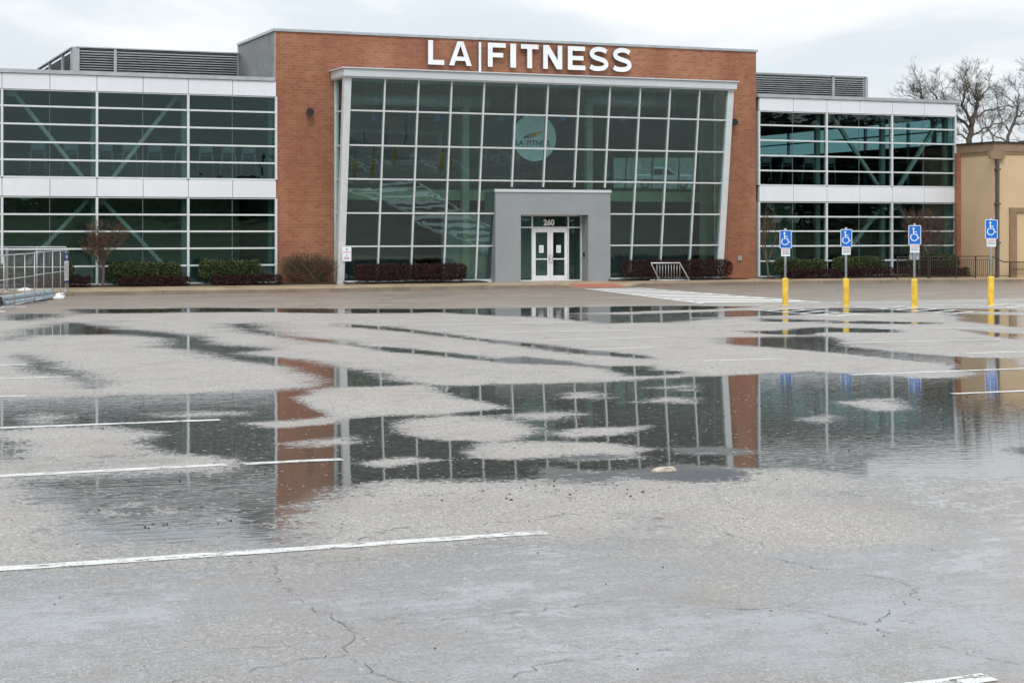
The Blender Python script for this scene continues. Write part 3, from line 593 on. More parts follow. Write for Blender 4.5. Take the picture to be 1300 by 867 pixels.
m.box(BX0 - .09, BX1 + .06, 65.94, 66.5, BZ, BZ + .10); m.box(BX0 - .09, BX0 + .4, 66.5, 71.85, BZ, BZ + .10); m.box(BX1 - .4, BX1 + .06, 66.5, 71.85, BZ, BZ + .10); m.box(BX0 + .4, BX1 - .4, 71.3, 71.85, BZ, BZ + .1)
part(m, 'coping', M['coping'])
m = MB(); m.box(BX0 + .3, 38.1, 66.45, 71.2, 8.9, 9.1); m.box(BX0, BX1, 71.6, 84, 7.75, 7.9)
part(m, 'roof', M['dark'])

# ---- wings
ROWS_U = [4.11, 4.735, 5.375, 6.03, 6.675, 7.27]
ROWS_L = [.2, .865, 1.505, 2.14, 2.765, 3.40]
def window_bay(x0, x1, rows, last=False):
    f = MB(); y0, y1 = 65.93, 66.06; v = .085
    f.box(x0 - v / 2, x0 + v / 2, y0 - .03, y1 + .04, rows[0], rows[-1])
    if last: f.box(x1 - v / 2, x1 + v / 2, y0 - .03, y1 + .04, rows[0], rows[-1])
    for z in rows[:-1]: f.box(x0 + v / 2, x1 - v / 2, y0, y1, z - .03, z + .035)
    f.box(x0 + v / 2, x1 - v / 2, y0, y1, rows[-1] - .03, rows[-1])
    w_ = part(f, 'window', M['mullion'])
    g = MB()
    for a, b in zip(rows[:-1], rows[1:]): g.quad((x0, 66.0, a), (x1, 66.0, a), (x1, 66.0, b), (x0, 66.0, b))
    part(g, 'pane', M['glass_wing'], w_)
    s = MB(); xm = (x0 + x1) / 2
    for a, b in zip(rows[:-1], rows[1:]): s.box(xm - .012, xm + .012, 65.985, 66.012, a + .036, b - .031)
    part(s, 'butt_joint', M['seam'], w_)
def panels(x0, x1, z0, z1, nper):
    s = MB(); k = nper; wd = (x1 - x0) / k; g = .009
    for i in range(k):
        a, b = x0 + i * wd, x0 + (i + 1) * wd; s.cbox(a + g, b - g, 65.9, 66.05, z0 + .012, z1 - .012, .006)
    s.box(x0, x1, 66.05, 66.3, z0, z1, 1)
    part(s, 'panel_band', [M['white_panel'], M['seam']])
LX = [BX0 - 3.37 * i for i in range(7)][::-1]          # -2.78 .. 17.44
RX = [BX1 + .1 + 3.37 * i for i in range(4)]            # 38.58 .. 48.69
for xs in (LX, RX):
    for i in range(len(xs) - 1):
        window_bay(xs[i], xs[i + 1], ROWS_U, last=(i == len(xs) - 2)); window_bay(xs[i], xs[i + 1], ROWS_L, last=(i == len(xs) - 2))
    panels(xs[0], xs[-1], 7.27, 7.86, (len(xs) - 1) * 2); panels(xs[0], xs[-1], 3.41, 4.08, (len(xs) - 1) * 2)
m = MB(); m.box(LX[0] - .1, BX0 - .06, 65.84, 66.4, 7.86, 8.0); m.box(LX[0] - .1, LX[0] + .2, 66.4, 84, 7.86, 8); part(m, 'coping', M['coping'])
m = MB(); m.box(BX1, 48.92, 65.84, 66.4, 7.86, 8.0); m.box(48.6, 48.92, 66.4, 84, 7.86, 8.0); part(m, 'coping', M['coping'])
for a_, b_ in ((LX[0], BX0 - .02), (BX1 + .02, 48.6)):
    m = MB(); m.box(a_, b_, 66.3, 84, 7.62, 7.84); part(m, 'roof', M['dark'])
for a_, b_ in ((LX[0], BX0), (BX1, 48.72)):
    m = MB(); m.box(a_, b_, 65.97, 66.25, -.02, .168); part(m, 'base_wall', M['stucco'])
# glazed end wall of the right wing: daylight shows through it
m = MB(); g = MB()
ye = [66.06 + 3.55 * i for i in range(6)]
for k in range(5):
    for rows in (ROWS_U,):
        for z in rows: m.box(48.70, 48.80, ye[k] + .05, ye[k + 1] - .05, z - .03, z + .03)
        g.quad((48.75, ye[k], rows[0]), (48.75, ye[k + 1], rows[0]), (48.75, ye[k + 1], rows[-1]), (48.75, ye[k], rows[-1]))
for y in ye[1:]: m.box(48.68, 48.82, y - .05, y + .05, 4.11, 7.27)
m.box(48.66, 48.84, 66.07, 83.9, 7.28, 7.85); m.box(48.66, 48.84, 66.07, 83.9, 3.4, 4.08)
m.box(48.66, 48.84, 66.30, 83.9, 0, 3.4)
ew = part(m, 'window', M['mullion']); part(g, 'pane', M['glass_wing'], ew)

# ---- inside
m = MB(); m.box(LX[0], 19.6, 66.35, 84, 3.45, 4.02); m.box(38.5, 48.6, 66.35, 84, 3.45, 4.02); m.box(19.6, 38.5, 68.9, 84, 3.45, 3.95)
part(m, 'upper_floor', M['carpet'])
m = MB(); m.box(19.8, 38.3, 68.80, 68.88, 3.42, 3.86); part(m, 'floor_edge_beam', M['interior_green'])
m = MB(); m.box(LX[0], 48.6, 66.3, 84, -.03, .12); part(m, 'lower_floor', simple('worn_interior_floor', (.22, .21, .18), .5))
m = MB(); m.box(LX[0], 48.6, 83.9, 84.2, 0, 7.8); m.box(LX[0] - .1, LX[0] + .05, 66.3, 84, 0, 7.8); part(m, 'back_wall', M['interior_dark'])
m = MB()
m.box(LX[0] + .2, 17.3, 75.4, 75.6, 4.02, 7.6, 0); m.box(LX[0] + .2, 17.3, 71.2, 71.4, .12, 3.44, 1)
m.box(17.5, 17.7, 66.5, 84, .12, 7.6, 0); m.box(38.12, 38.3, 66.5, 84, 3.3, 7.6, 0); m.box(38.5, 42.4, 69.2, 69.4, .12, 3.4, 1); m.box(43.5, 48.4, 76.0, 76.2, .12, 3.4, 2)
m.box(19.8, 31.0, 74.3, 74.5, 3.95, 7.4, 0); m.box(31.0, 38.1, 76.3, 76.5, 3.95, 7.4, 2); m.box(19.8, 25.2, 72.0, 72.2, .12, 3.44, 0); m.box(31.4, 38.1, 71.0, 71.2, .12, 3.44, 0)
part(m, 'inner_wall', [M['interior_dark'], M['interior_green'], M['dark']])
m = MB(); m.box(20.6, 27.2, 74.12, 74.28, 5.05, 6.6, 0); m.box(20.85, 26.9, 74.05, 74.12, 5.3, 6.4, 1); part(m, 'inner_window', [M['interior'], M['carpet']])
m = MB(); m.box(33.5, 38.0, 0, .03, 0, 1.45)
mirror = part(m, 'wall_mirror', M['mirror'])
for v in mirror.data.vertices:   # leans forward a little at the top
    c = v.co + Vector(B.location); z = c.z; u_ = c.x - 35.75; q_ = c.y - z * math.tan(R(2.13)); v.co = Vector((36.3 + u_ * math.cos(R(24.5)) + q_ * math.sin(R(24.5)), 70.3 - u_ * math.sin(R(24.5)) + q_ * math.cos(R(24.5)), 3.95 + z)) - Vector(B.location)
for x in (26.12, 31.75, 37.3):
    m = MB(); m.box(x - .14, x + .14, 68.35, 68.63, .1, 7.6); part(m, 'column', M['interior_green'])
for x in LX + RX:
    m = MB(); m.box(x - .1, x + .1, 66.6, 66.8, .1, 3.45); m.box(x - .1, x + .1, 66.6, 66.8, 4.02, 7.6); part(m, 'column', M['column'])
def brace(a, b):
    m = MB(); (xa, za), (xb, zb) = a, b; y = 66.86; d = Vector((xb - xa, 0, zb - za)).normalized(); s = Vector((-d.z, 0, d.x)) * .068
    pa, pb = Vector((xa, y, za)), Vector((xb, y, zb)); k = Vector((0, .09, 0))
    m.hexa([pa - s - k, pb - s - k, pb - s + k, pa - s + k, pa + s - k, pb + s - k, pb + s + k, pa + s + k])
    m.box(xa - .2, xa + .2, y - .02, y + .02, za - .22, za + .1)
    part(m, 'brace', M['steel_pale'])
for k in (1,):
    x0, x1, x2 = LX[k + 2], LX[k + 3], LX[k + 4]
    brace((x0 + .45, 7.3), (x1 - .3, 4.05)); brace((x2 - .2, 7.3), (x1 + .65, 4.05)); brace((x1 - .15, 3.35), (x0 + .4, .3)); brace((x1 + .3, 3.35), (x2 - .2, .3))
brace((42.75, 7.3), (45.25, 4.1)); brace((48.5, 7.25), (46.3, 4.1)); brace((45.45, 3.3), (42.7, .25)); brace((46.2, 3.3), (48.5, .3))
for x0, x1, y, z in ((19.9, 27.6, 69.5, 7.58), (32.0, 38.1, 69.5, 7.82)):
    m = MB(); m.tube([(x0, y, z), (x1, y, z)], .27, 18)
    for i in range(5): xx = x0 + (x1 - x0) * (i + .5) / 5; m.tube([(xx, y, z + .26), (xx, y, z + .9)], .012, 5)
    for i in range(6): xx = x0 + (x1 - x0) * (i + .2) / 6; m.tube([(xx, y, z), (xx + .05, y, z)], .285, 18)
    part(m, 'air_duct', M['duct'])
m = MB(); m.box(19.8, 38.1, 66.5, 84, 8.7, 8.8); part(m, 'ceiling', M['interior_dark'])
m = MB()
for i in range(9):
    x = 20.5 + i * 2.1; m.box(x - .05, x + .05, 66.6, 76, 8.2, 8.5)
part(m, 'ceiling_joist', M['interior'])
# ---- leaning glass front
XS = [19.97 + 1.36 * i for i in range(13)]; XS[-1] = 36.22
ZR = [.22, 1.565, 2.845, 4.145, 5.43, 6.745, 8.0]
PX0, PX1, PZ = 26.06, 31.09, 3.82
def lean_box(mb, x0, x1, z0, z1, d0, d1, mi=0):
    mb.hexa([(x0, yl(z0) - d0, z0), (x1, yl(z0) - d0, z0), (x1, yl(z0) + d1, z0), (x0, yl(z0) + d1, z0), (x0, yl(z1) - d0, z1), (x1, yl(z1) - d0, z1), (x1, yl(z1) + d1, z1), (x0, yl(z1) + d1, z1)], mi)
f = MB(); g = MB(); hb = .03
for i, x in enumerate(XS[1:-1]):
    z0 = PZ + .09 if PX0 - .05 < x < PX1 + .05 else .2
    lean_box(f, x - .032, x + .032, z0, 8.0, .07, .09)
for j, z in enumerate(ZR):
    for i in range(12):
        a = XS[i] + (.032 if i else .0); b = XS[i + 1] - (.032 if i < 11 else 0)
        if z < PZ:
            if a > PX0 and b < PX1: continue
            if a < PX0 < b: b = PX0
            if a < PX1 < b: a = PX1
        lean_box(f, a, b, z - hb, min(z + hb, 8.0), .06, .09)
for j in range(6):
    for i in range(12):
        a, b = XS[i], XS[i + 1]; z0, z1 = ZR[j], ZR[j + 1]
        if z0 < PZ - .01:
            if a > PX0 and b < PX1:
                if z1 <= PZ: continue
                z0 = PZ
            elif a < PX0 < b and z1 <= PZ: b = PX0
            elif a < PX1 < b and z1 <= PZ: a = PX1
        g.quad((a, yl(z0), z0), (b, yl(z0), z0), (b, yl(z1), z1), (a, yl(z1), z1))
cw = part(f, 'curtain_wall', M['mullion']); part(g, 'pane', M['glass'], cw)
for x, sx in ((19.83, -1), (36.36, 1)):
    f = MB(); g = MB()
    lean_box(f, x - .14, x + .14, .13, 8.0, .12, .14)                      # broad corner posts
    f.box(x + sx * .06 - .02 if sx > 0 else x - .08, x + .08, 65.9, 65.995, .13, 8.0)
    for z in ZR: f.box(x - .03, x + .03, yl(z) + .14, 65.9, z - hb, z + hb)
    zz = [ZR[0], ZR[-1]]
    g.quad((x, yl(zz[0]), zz[0]), (x, 66, zz[0]), (x, 66, zz[1]), (x, yl(zz[1]), zz[1]))
    rt = part(f, 'side_return', M['mullion']); part(g, 'pane', M['glass'], rt)
m = MB(); m.cbox(19.62, 36.56, 64.24, 66.0, 8.0, 8.30, .015); m.box(19.55, 36.63, 64.17, 65.99, 8.30, 8.345); m.box(19.66, 36.5, 64.30, 65.98, 7.955, 8.0)
part(m, 'fascia', M['header'])
for a_, b_ in ((19.75, PX0), (PX1, 36.42)):
    m = MB(); m.box(a_, b_, 65.3, 65.62, -.02, .19); part(m, 'sill_wall', M['header'])
# ---- entrance portal
m = MB()
m.box(PX0, 27.151, 64.95, 66.1, -.02, 3.70); m.box(30.101, PX1, 64.95, 66.1, -.02, 3.70); m.box(27.151, 30.101, 64.95, 66.1, 2.80, 3.70)
portal = part(m, 'entrance_portal', M['stucco'])
m = MB(); m.box(PX0 - .03, PX1 + .03, 64.91, 66.1, 3.70, 3.81); part(m, 'cap', M['header'], portal)
m = MB(); m.cbox(30.05, 30.101, 65.27, 65.37, 1.12, 1.28, .01); part(m, 'call_button', M['black'], portal)
f = MB(); yd = 65.62
for x in (27.151, 27.879, 29.465, 30.04): f.box(x, x + .06, yd - .05, yd + .05, .13, 2.8)
for a, b in ((27.212, 27.879), (27.939, 29.465), (29.525, 30.04)):
    f.box(a, b, yd - .045, yd + .045, 2.27, 2.325); f.box(a, b, yd - .045, yd + .045, 2.745, 2.80)
    if b - a < 1: f.box(a, b, yd - .045, yd + .045, .13, .19)
ef = part(f, 'entrance_frame', M['mullion'])
g = MB()
for a, b, z0, z1 in ((27.212, 27.879, .19, 2.27), (29.525, 30.04, .19, 2.27), (27.212, 27.879, 2.325, 2.745), (27.939, 29.465, 2.325, 2.745), (29.525, 30.04, 2.325, 2.745)):
    g.quad((a, yd, z0), (b, yd, z0), (b, yd, z1), (a, yd, z1))
part(g, 'pane', M['glass_door'], ef)
m = MB(); text_mesh(m, '260', 28.657, yd - .008, 2.39, .32, 0, .045); part(m, 'house_number', M['white'], ef)
for x0, x1, sx in ((27.944, 28.697, 1), (28.707, 29.46, -1)):
    f = MB(); st = .12; y0, y1 = yd - .035, yd + .02
    f.box(x0, x0 + st, y0, y1, .14, 2.265); f.box(x1 - st, x1, y0, y1, .14, 2.265)
    f.box(x0 + st, x1 - st, y0, y1, .14, .36); f.box(x0 + st, x1 - st, y0, y1, 2.10, 2.265); f.box(x0 + st, x1 - st, y0, y1, 1.0, 1.05)
    d = part(f, 'door', M['door_white'])
    g = MB(); g.quad((x0 + st, yd, .36), (x1 - st, yd, .36), (x1 - st, yd, 1.0), (x0 + st, yd, 1.0)); g.quad((x0 + st, yd, 1.05), (x1 - st, yd, 1.05), (x1 - st, yd, 2.1), (x0 + st, yd, 2.1)); part(g, 'pane', M['glass_door'], d)
    h = MB(); hx = x1 - .06 if sx > 0 else x0 + .06
    h.tube([(hx, y0, .98), (hx, y0 - .06, .98), (hx, y0 - .06, 1.2), (hx, y0, 1.2)], .014, 8); h.tube([(hx, y0, .88), (hx, y0 - .025, .88)], .03, 12); part(h, 'handle', M['galv'], d)
    p = MB(); xc = (x0 + x1) / 2; p.box(xc - .1, xc + .1, yd - .012, yd - .004, 1.28, 1.58, 0)
    for i in range(5): p.box(xc - .075, xc + .075 - .02 * (i % 3), yd - .015, yd - .012, 1.52 - i * .045, 1.532 - i * .045, 1)
    part(p, 'notice', [M['paper'], M['coping']], d)
# lobby wall behind the doors
m = MB(); m.box(25.9, 30.7, 70.6, 70.8, .12, 3.0); part(m, 'lobby_wall', M['interior']); m = MB(); m.cbox(26.6, 27.4, 66.6, 67.2, .12, 1.2, .02); part(m, 'lobby_counter', M['carpet'])
# round flood lamps on the brick
for x, z in ((18.75, 6.74), (37.29, 6.78)):
    m = MB(); m.tube([(x, 66.0, z), (x, 65.9, z)], .07, 12); l = part(m, 'flood_lamp', M['black'])
    m = MB(); m.tube([(x, 65.93, z), (x - .02, 65.74, z - .03), (x - .025, 65.68, z - .035)], [.11, .15, .15], 20); part(m, 'lamp_hood', M['black'], l)
m = MB(); m.box(37.55, 37.75, 65.94, 66.0, .9, 1.1); part(m, 'outlet_box', M['galv'])
# louvered screens on the roof
def louver(p0, p1, z0, z1, posts):
    a, b = Vector((*p0, 0)), Vector((*p1, 0)); d = (b - a).normalized(); nn = Vector((d.y, -d.x, 0)); s = MB(); k = int((z1 - z0) / .098 + .5)
    for i in range(k):
        z = z0 + .098 * i; q0, q1 = a - nn * .09, b - nn * .09; u = Vector((0, 0, .045)); o = nn * .085; th = Vector((0, 0, .014)); zz = Vector((0, 0, z))
        s.hexa([q0 + zz + u, q1 + zz + u, q1 + o + zz, q0 + o + zz, q0 + zz + u + th, q1 + zz + u + th, q1 + o + zz + th, q0 + o + zz + th])
    s.hexa([a - nn * .2 + Vector((0, 0, z0)), b - nn * .2 + Vector((0, 0, z0)), b - nn * .24 + Vector((0, 0, z0)), a - nn * .24 + Vector((0, 0, z0)), a - nn * .2 + Vector((0, 0, z1)), b - nn * .2 + Vector((0, 0, z1)), b - nn * .24 + Vector((0, 0, z1)), a - nn * .24 + Vector((0, 0, z1))], 1)
    sc_ = part(s, 'louver_screen', [M['louver'], M['dark']])
    t_ = MB(); L_ = (b - a).length
    for f_, wd in posts:
        c = a + d * L_ * f_; x = d * wd / 2; y = nn * .06
        t_.hexa([c - x - y + Vector((0, 0, z0)), c + x - y + Vector((0, 0, z0)), c + x + y + Vector((0, 0, z0)), c - x + y + Vector((0, 0, z0)), c - x - y + Vector((0, 0, z1)), c + x - y + Vector((0, 0, z1)), c + x + y + Vector((0, 0, z1)), c - x + y + Vector((0, 0, z1))])
    o_ = nn * .09; t_.hexa([a - o_ + Vector((0, 0, z1)), b - o_ + Vector((0, 0, z1)), b + o_ + Vector((0, 0, z1)), a + o_ + Vector((0, 0, z1)), a - o_ + Vector((0, 0, z1 + .045)), b - o_ + Vector((0, 0, z1 + .045)), b + o_ + Vector((0, 0, z1 + .045)), a + o_ + Vector((0, 0, z1 + .045))])
    part(t_, 'post', M['louver_post'], sc_)
louver((10.80, 71.6), (17.35, 71.6), 7.9, 9.42, [(0.0, .26), (.235, .11)])
louver((10.72, 82), (10.72, 71.7), 7.9, 9.42, [(.35, .12), (.72, .12), (.97, .2)])
louver((38.5, 71.6), (47.75, 71.6), 7.9, 9.44, [(.8, .12), (1.0, .14)])

# ------------------------------------------------------------------ things on the gym
sg = empty('building_sign', (23.55, 65.95, 8.7))
tag(sg, 'large raised white capital letters on the brick above the glass front', 'sign')
H = .96; Z0 = 8.71
def letter(polys=None, strips=None):
    m = MB()
    for p in polys or []: m.prism(p, 65.80, 65.93, 0, 1)
    for p, wd in strips or []: m.strip(p, wd, 65.80, 65.93, 0, 1)
    m2 = m.build('letter', [M['white'], M['letter_side']], sg, sg); return m2
T_ = .205; z1 = Z0 + H
def P(x, pts): return [(x + a, Z0 + b) for a, b in pts]
letter([P(23.55, [(0, 0), (.67, 0), (.67, .19), (T_, .19), (T_, H), (0, H)])])
wA, ap = .96, .245
def xin(z): return None
letter([P(24.43, [(0, 0), (.215, 0), (.275, .19), (.48, .19), (.48, .355), (.325, .355), (.48, .79), (.48, H), (.355, H)]), P(24.43, [(.48, .19), (.685, .19), (.745, 0), (.96, 0), (.605, H), (.48, H), (.48, .79), (.635, .355), (.48, .355)])])
m = MB(); m.prism(P(25.69, [(0, -.26), (.10, -.26), (.10, H + .01), (0, H + .01)]), 65.80, 65.93, 0, 1); m.build('divider_bar', [M['white'], M['letter_side']], sg, sg)
letter([P(26.08, [(0, 0), (T_, 0), (T_, .385), (.66, .385), (.66, .565), (T_, .565), (T_, H - .18), (.77, H - .18), (.77, H), (0, H)])])
letter([P(27.05, [(0, 0), (.25, 0), (.25, H), (0, H)])])
letter([P(27.51, [(.28, 0), (.49, 0), (.49, H - .185), (.77, H - .185), (.77, H), (0, H), (0, H - .185), (.28, H - .185)])])
letter([P(28.49, [(0, 0), (.2, 0), (.2, .62), (.6, 0), (.84, 0), (.84, H), (.64, H), (.64, .36), (.25, H), (0, H)])])
letter([P(29.58, [(0, 0), (.78, 0), (.78, .185), (T_, .185), (T_, .395), (.7, .395), (.7, .57), (T_, .57), (T_, H - .18), (.77, H - .18), (.77, H), (0, H)])])
def S_path(x, wdt=.9):
    ctl = [(.07, .17), (.22, .10), (.45, .088), (.66, .125), (.77, .21), (.785, .30), (.72, .40), (.55, .465), (.36, .515), (.20, .585), (.135, .68), (.17, .78), (.28, .855), (.46, .885), (.64, .86), (.80, .79)]
    pts = []; n = len(ctl)
    for i in range(n - 1):
        p0 = ctl[max(i - 1, 0)]; p1 = ctl[i]; p2 = ctl[i + 1]; p3 = ctl[min(i + 2, n - 1)]
        for k in range(4):
            u = k / 4; pts.append(tuple(.5 * (2 * p1[c] + (p2[c] - p0[c]) * u + (2 * p0[c] - 5 * p1[c] + 4 * p2[c] - p3[c]) * u * u + (3 * p1[c] - p0[c] - 3 * p2[c] + p3[c]) * u ** 3) for c in (0, 1)))
    pts.append(ctl[-1]); return [(x + a, Z0 + b) for a, b in pts]
letter(None, [(S_path(30.52), .19)]); letter(None, [(S_path(31.58), .19)])

lg = empty('hanging_disc_sign', (28.57, 66.9, 5.98))
tag(lg, 'round white disc sign with orange swoosh emblem hanging behind the glass front', 'sign')
m = MB(); m.tube([(28.57, 66.88, 5.98), (28.57, 66.93, 5.98)], .965, 64, smooth=False); m.build('disc', M['disc'], lg, lg)
m = MB(); text_mesh(m, 'LA', 27.72, 66.868, 5.66, .30, 0, .014, .003, 'LEFT'); text_mesh(m, 'FITNESS', 28.20, 66.868, 5.66, .30, 0, .014, .003, 'LEFT'); m.box(28.12, 28.135, 66.866, 66.876, 5.63, 5.9, 0)
m.build('lettering', M['ink'], lg, lg)
m = MB(); ex, ez = 28.0, 5.96
m.prism([(ex, ez), (ex + .42, ez), (ex + .30, ez + .05), (ex + .36, ez + .17), (ex + .16, ez + .08)], 66.866, 66.877, 0)
m.prism([(ex + .40, ez + .02), (ex + .60, ez + .06), (ex + .62, ez + .24), (ex + .40, ez + .19), (ex + .34, ez + .06)], 66.866, 66.877, 1)
m.prism([(ex + .605, ez + .07), (ex + .80, ez + .18), (ex + .98, ez + .29), (ex + .80, ez + .28), (ex + .625, ez + .24)], 66.866, 66.877, 2)
m.build('emblem', [M['ink'], M['orange_ink'], M['yellow_ink']], lg, lg)
m = MB()
for x in (28.1, 29.05): m.tube([(x, 66.905, 6.75), (x, 66.905, 8.7)], .012, 5)
m.build('hanging_wire', M['galv'], lg, lg)

ws = empty('notice_sign', (20.0, 65.12, 1.0))
tag(ws, 'small white notice with red lettering fixed to the left end of the glass front', 'sign')
m = MB(); yy = yl(1.3) - .16
m.cbox(19.84, 20.2, yy, yy + .012, 1.0, 1.54, .004); m.build('plate', M['paper'], ws, ws)
m = MB(); rr = random.Random(4)
for (z, hw, hh, mi) in ((1.455, .08, .02, 1), (1.43, .05, .018, 1), (1.33, .14, .035, 0), (1.22, .035, .025, 1), (1.13, .11, .028, 0), (1.08, .11, .028, 0)):
    x = 20.02 - hw
    while x < 20.02 + hw - .01:
        wd = rr.uniform(.015, .03); m.box(x, min(x + wd, 20.02 + hw), yy - .003, yy, z, z + hh, mi); x += wd + .008
m.build('lettering', [M['red_ink'], M['ink']], ws, ws)

# pendant lamps behind the glass
def pendant(x, z):
    o = empty('pendant_lamp', (x, 68, z))
    m = MB(); m.lathe(x, 68, [(.05, z + .28), (.07, z + .26), (.17, z + .05), (.19, z), (.17, z), (.05, z + .24)], 18); m.build('lamp_shade', M['blue_glass'], o, o)
    m = MB(); m.tube([(x, 68, z + .27), (x, 68, 8.7)], .008, 5); m.build('cord', M['galv'], o, o); return o
po = [pendant(22.0, 6.58)]
for x, z in ((24.73, 6.63), (27.53, 6.7), (30.28, 6.77), (33.11, 6.83), (35.6, 6.9)):
    c = copy_tree(po[0]); c.location = (x, 68, z); po.append(c)
for o_, l in zip(po, ('second pane column from the left', 'fourth pane column from the left', 'sixth pane column, just left of the disc sign', 'eighth pane column, just right of the disc sign', 'tenth pane column from the left', 'last but one pane column on the right')):
    tag(o_, 'blue cone pendant lamp behind the ' + l, 'lamp', 'blue pendant lamps behind the glass front')

# exercise machines upstairs
def machine():
    o = empty('exercise_machine', (0, 0, 0))
    m = MB(); m.cbox(-.36, .36, -.1, 1.5, .03, .2, .03); m.build('deck', M['black'], o)
    for s in (-1, 1):
        m = MB(); m.tube([(s * .34, .12, .15), (s * .24, .05, 1.05), (s * .22, .12, 1.2)], .04, 8); m.build('upright', M['machine'], o)
    m = MB(); m.cbox(-.26, .26, -.02, .1, 1.12, 1.42, .04); m.tube([(-.36, .5, .98), (-.34, .1, 1.02), (.34, .1, 1.02), (.36, .5, .98)], .022, 8); m.build('console', M['machine'], o)
    return o
ex = [8.78, 9.98, 11.26, 12.15, 13.1, 14.15, 15.07, 15.96, 16.75]; ex2 = [40.1, 41.2, 42.3, 43.4]
LB = ['behind the far left upper window of the left wing, left of the brace', 'in the first upper bay of the left wing, below the slanting brace', 'just right of the first upright in the left wing upstairs', 'left of the slanting brace in the middle upper bay of the left wing', 'right of the slanting brace in the middle upper bay of the left wing', 'beside the last upright in the left wing upstairs', 'second from the last upright in the left wing upstairs', 'second from the brick edge in the left wing upstairs', 'next to the brick edge in the left wing upstairs']
LB2 = ['nearest the brick in the right wing upstairs', 'second from the brick in the right wing upstairs', 'third from the brick in the right wing upstairs', 'farthest from the brick in the right wing upstairs']
pr_ = None
for x, l in list(zip(ex, LB)) + list(zip(ex2, LB2)):
    o = machine() if pr_ is None else copy_tree(pr_)
    pr_ = pr_ or o; o.location = (x, 67.35 if x < 30 else 67.9, 4.02); tag(o, 'grey treadmill ' + l, 'exercise machine', 'treadmills along the upstairs windows')


# ------------------------------------------------------------------ neighbouring tan building
T = empty('retail_building', (55, 63.35, 0))
tag(T, 'single-storey tan stucco building adjoining the right wing of the gym', 'building')
m = MB(); m.box(48.84, 80, 63.35, 95, -.02, 5.62); tw = m.build('wall', M['tan'], T, T)
m = MB(); m.box(48.76, 80, 63.27, 95.05, 5.62, 5.98); m.box(48.79, 49.1, 63.3, 66, 5.5, 5.62); m.box(49.25, 80, 63.3, 63.45, 5.5, 5.62); m.build('cornice', M['tan_trim'], T, T)
m = MB(); m.box(48.70, 80, 63.2, 95.1, 5.98, 6.05); m.build('roof_edge', M['tan_dark'], T, T)
m = MB(); m.box(48.62, 48.84, 65.72, 65.90, -.02, 5.62); m.build('brick_pilaster', M['brick'], T, T)
m = MB(); m.box(48.50, 49.25, 63.16, 63.35, 5.28, 5.62)
m.build('scupper_head', M['tan_trim'], T, T)
m = MB(); m.cbox(48.85, 48.99, 63.18, 63.33, .15, 5.3, .02)
for z in (1.6, 3.3, 4.8): m.box(48.79, 49.03, 63.14, 63.345, z, z + .07)
m.build('downpipe', M['downpipe'], T, T)
m = MB(); m.box(49.62, 49.98, 63.27, 63.35, .1, 2.97); m.box(49.62, 54, 63.26, 63.35, 2.97, 3.17); m.box(53.6, 54, 63.27, 63.35, .1, 2.97); m.build('blind_bay_frame', M['tan_trim'], T, T)

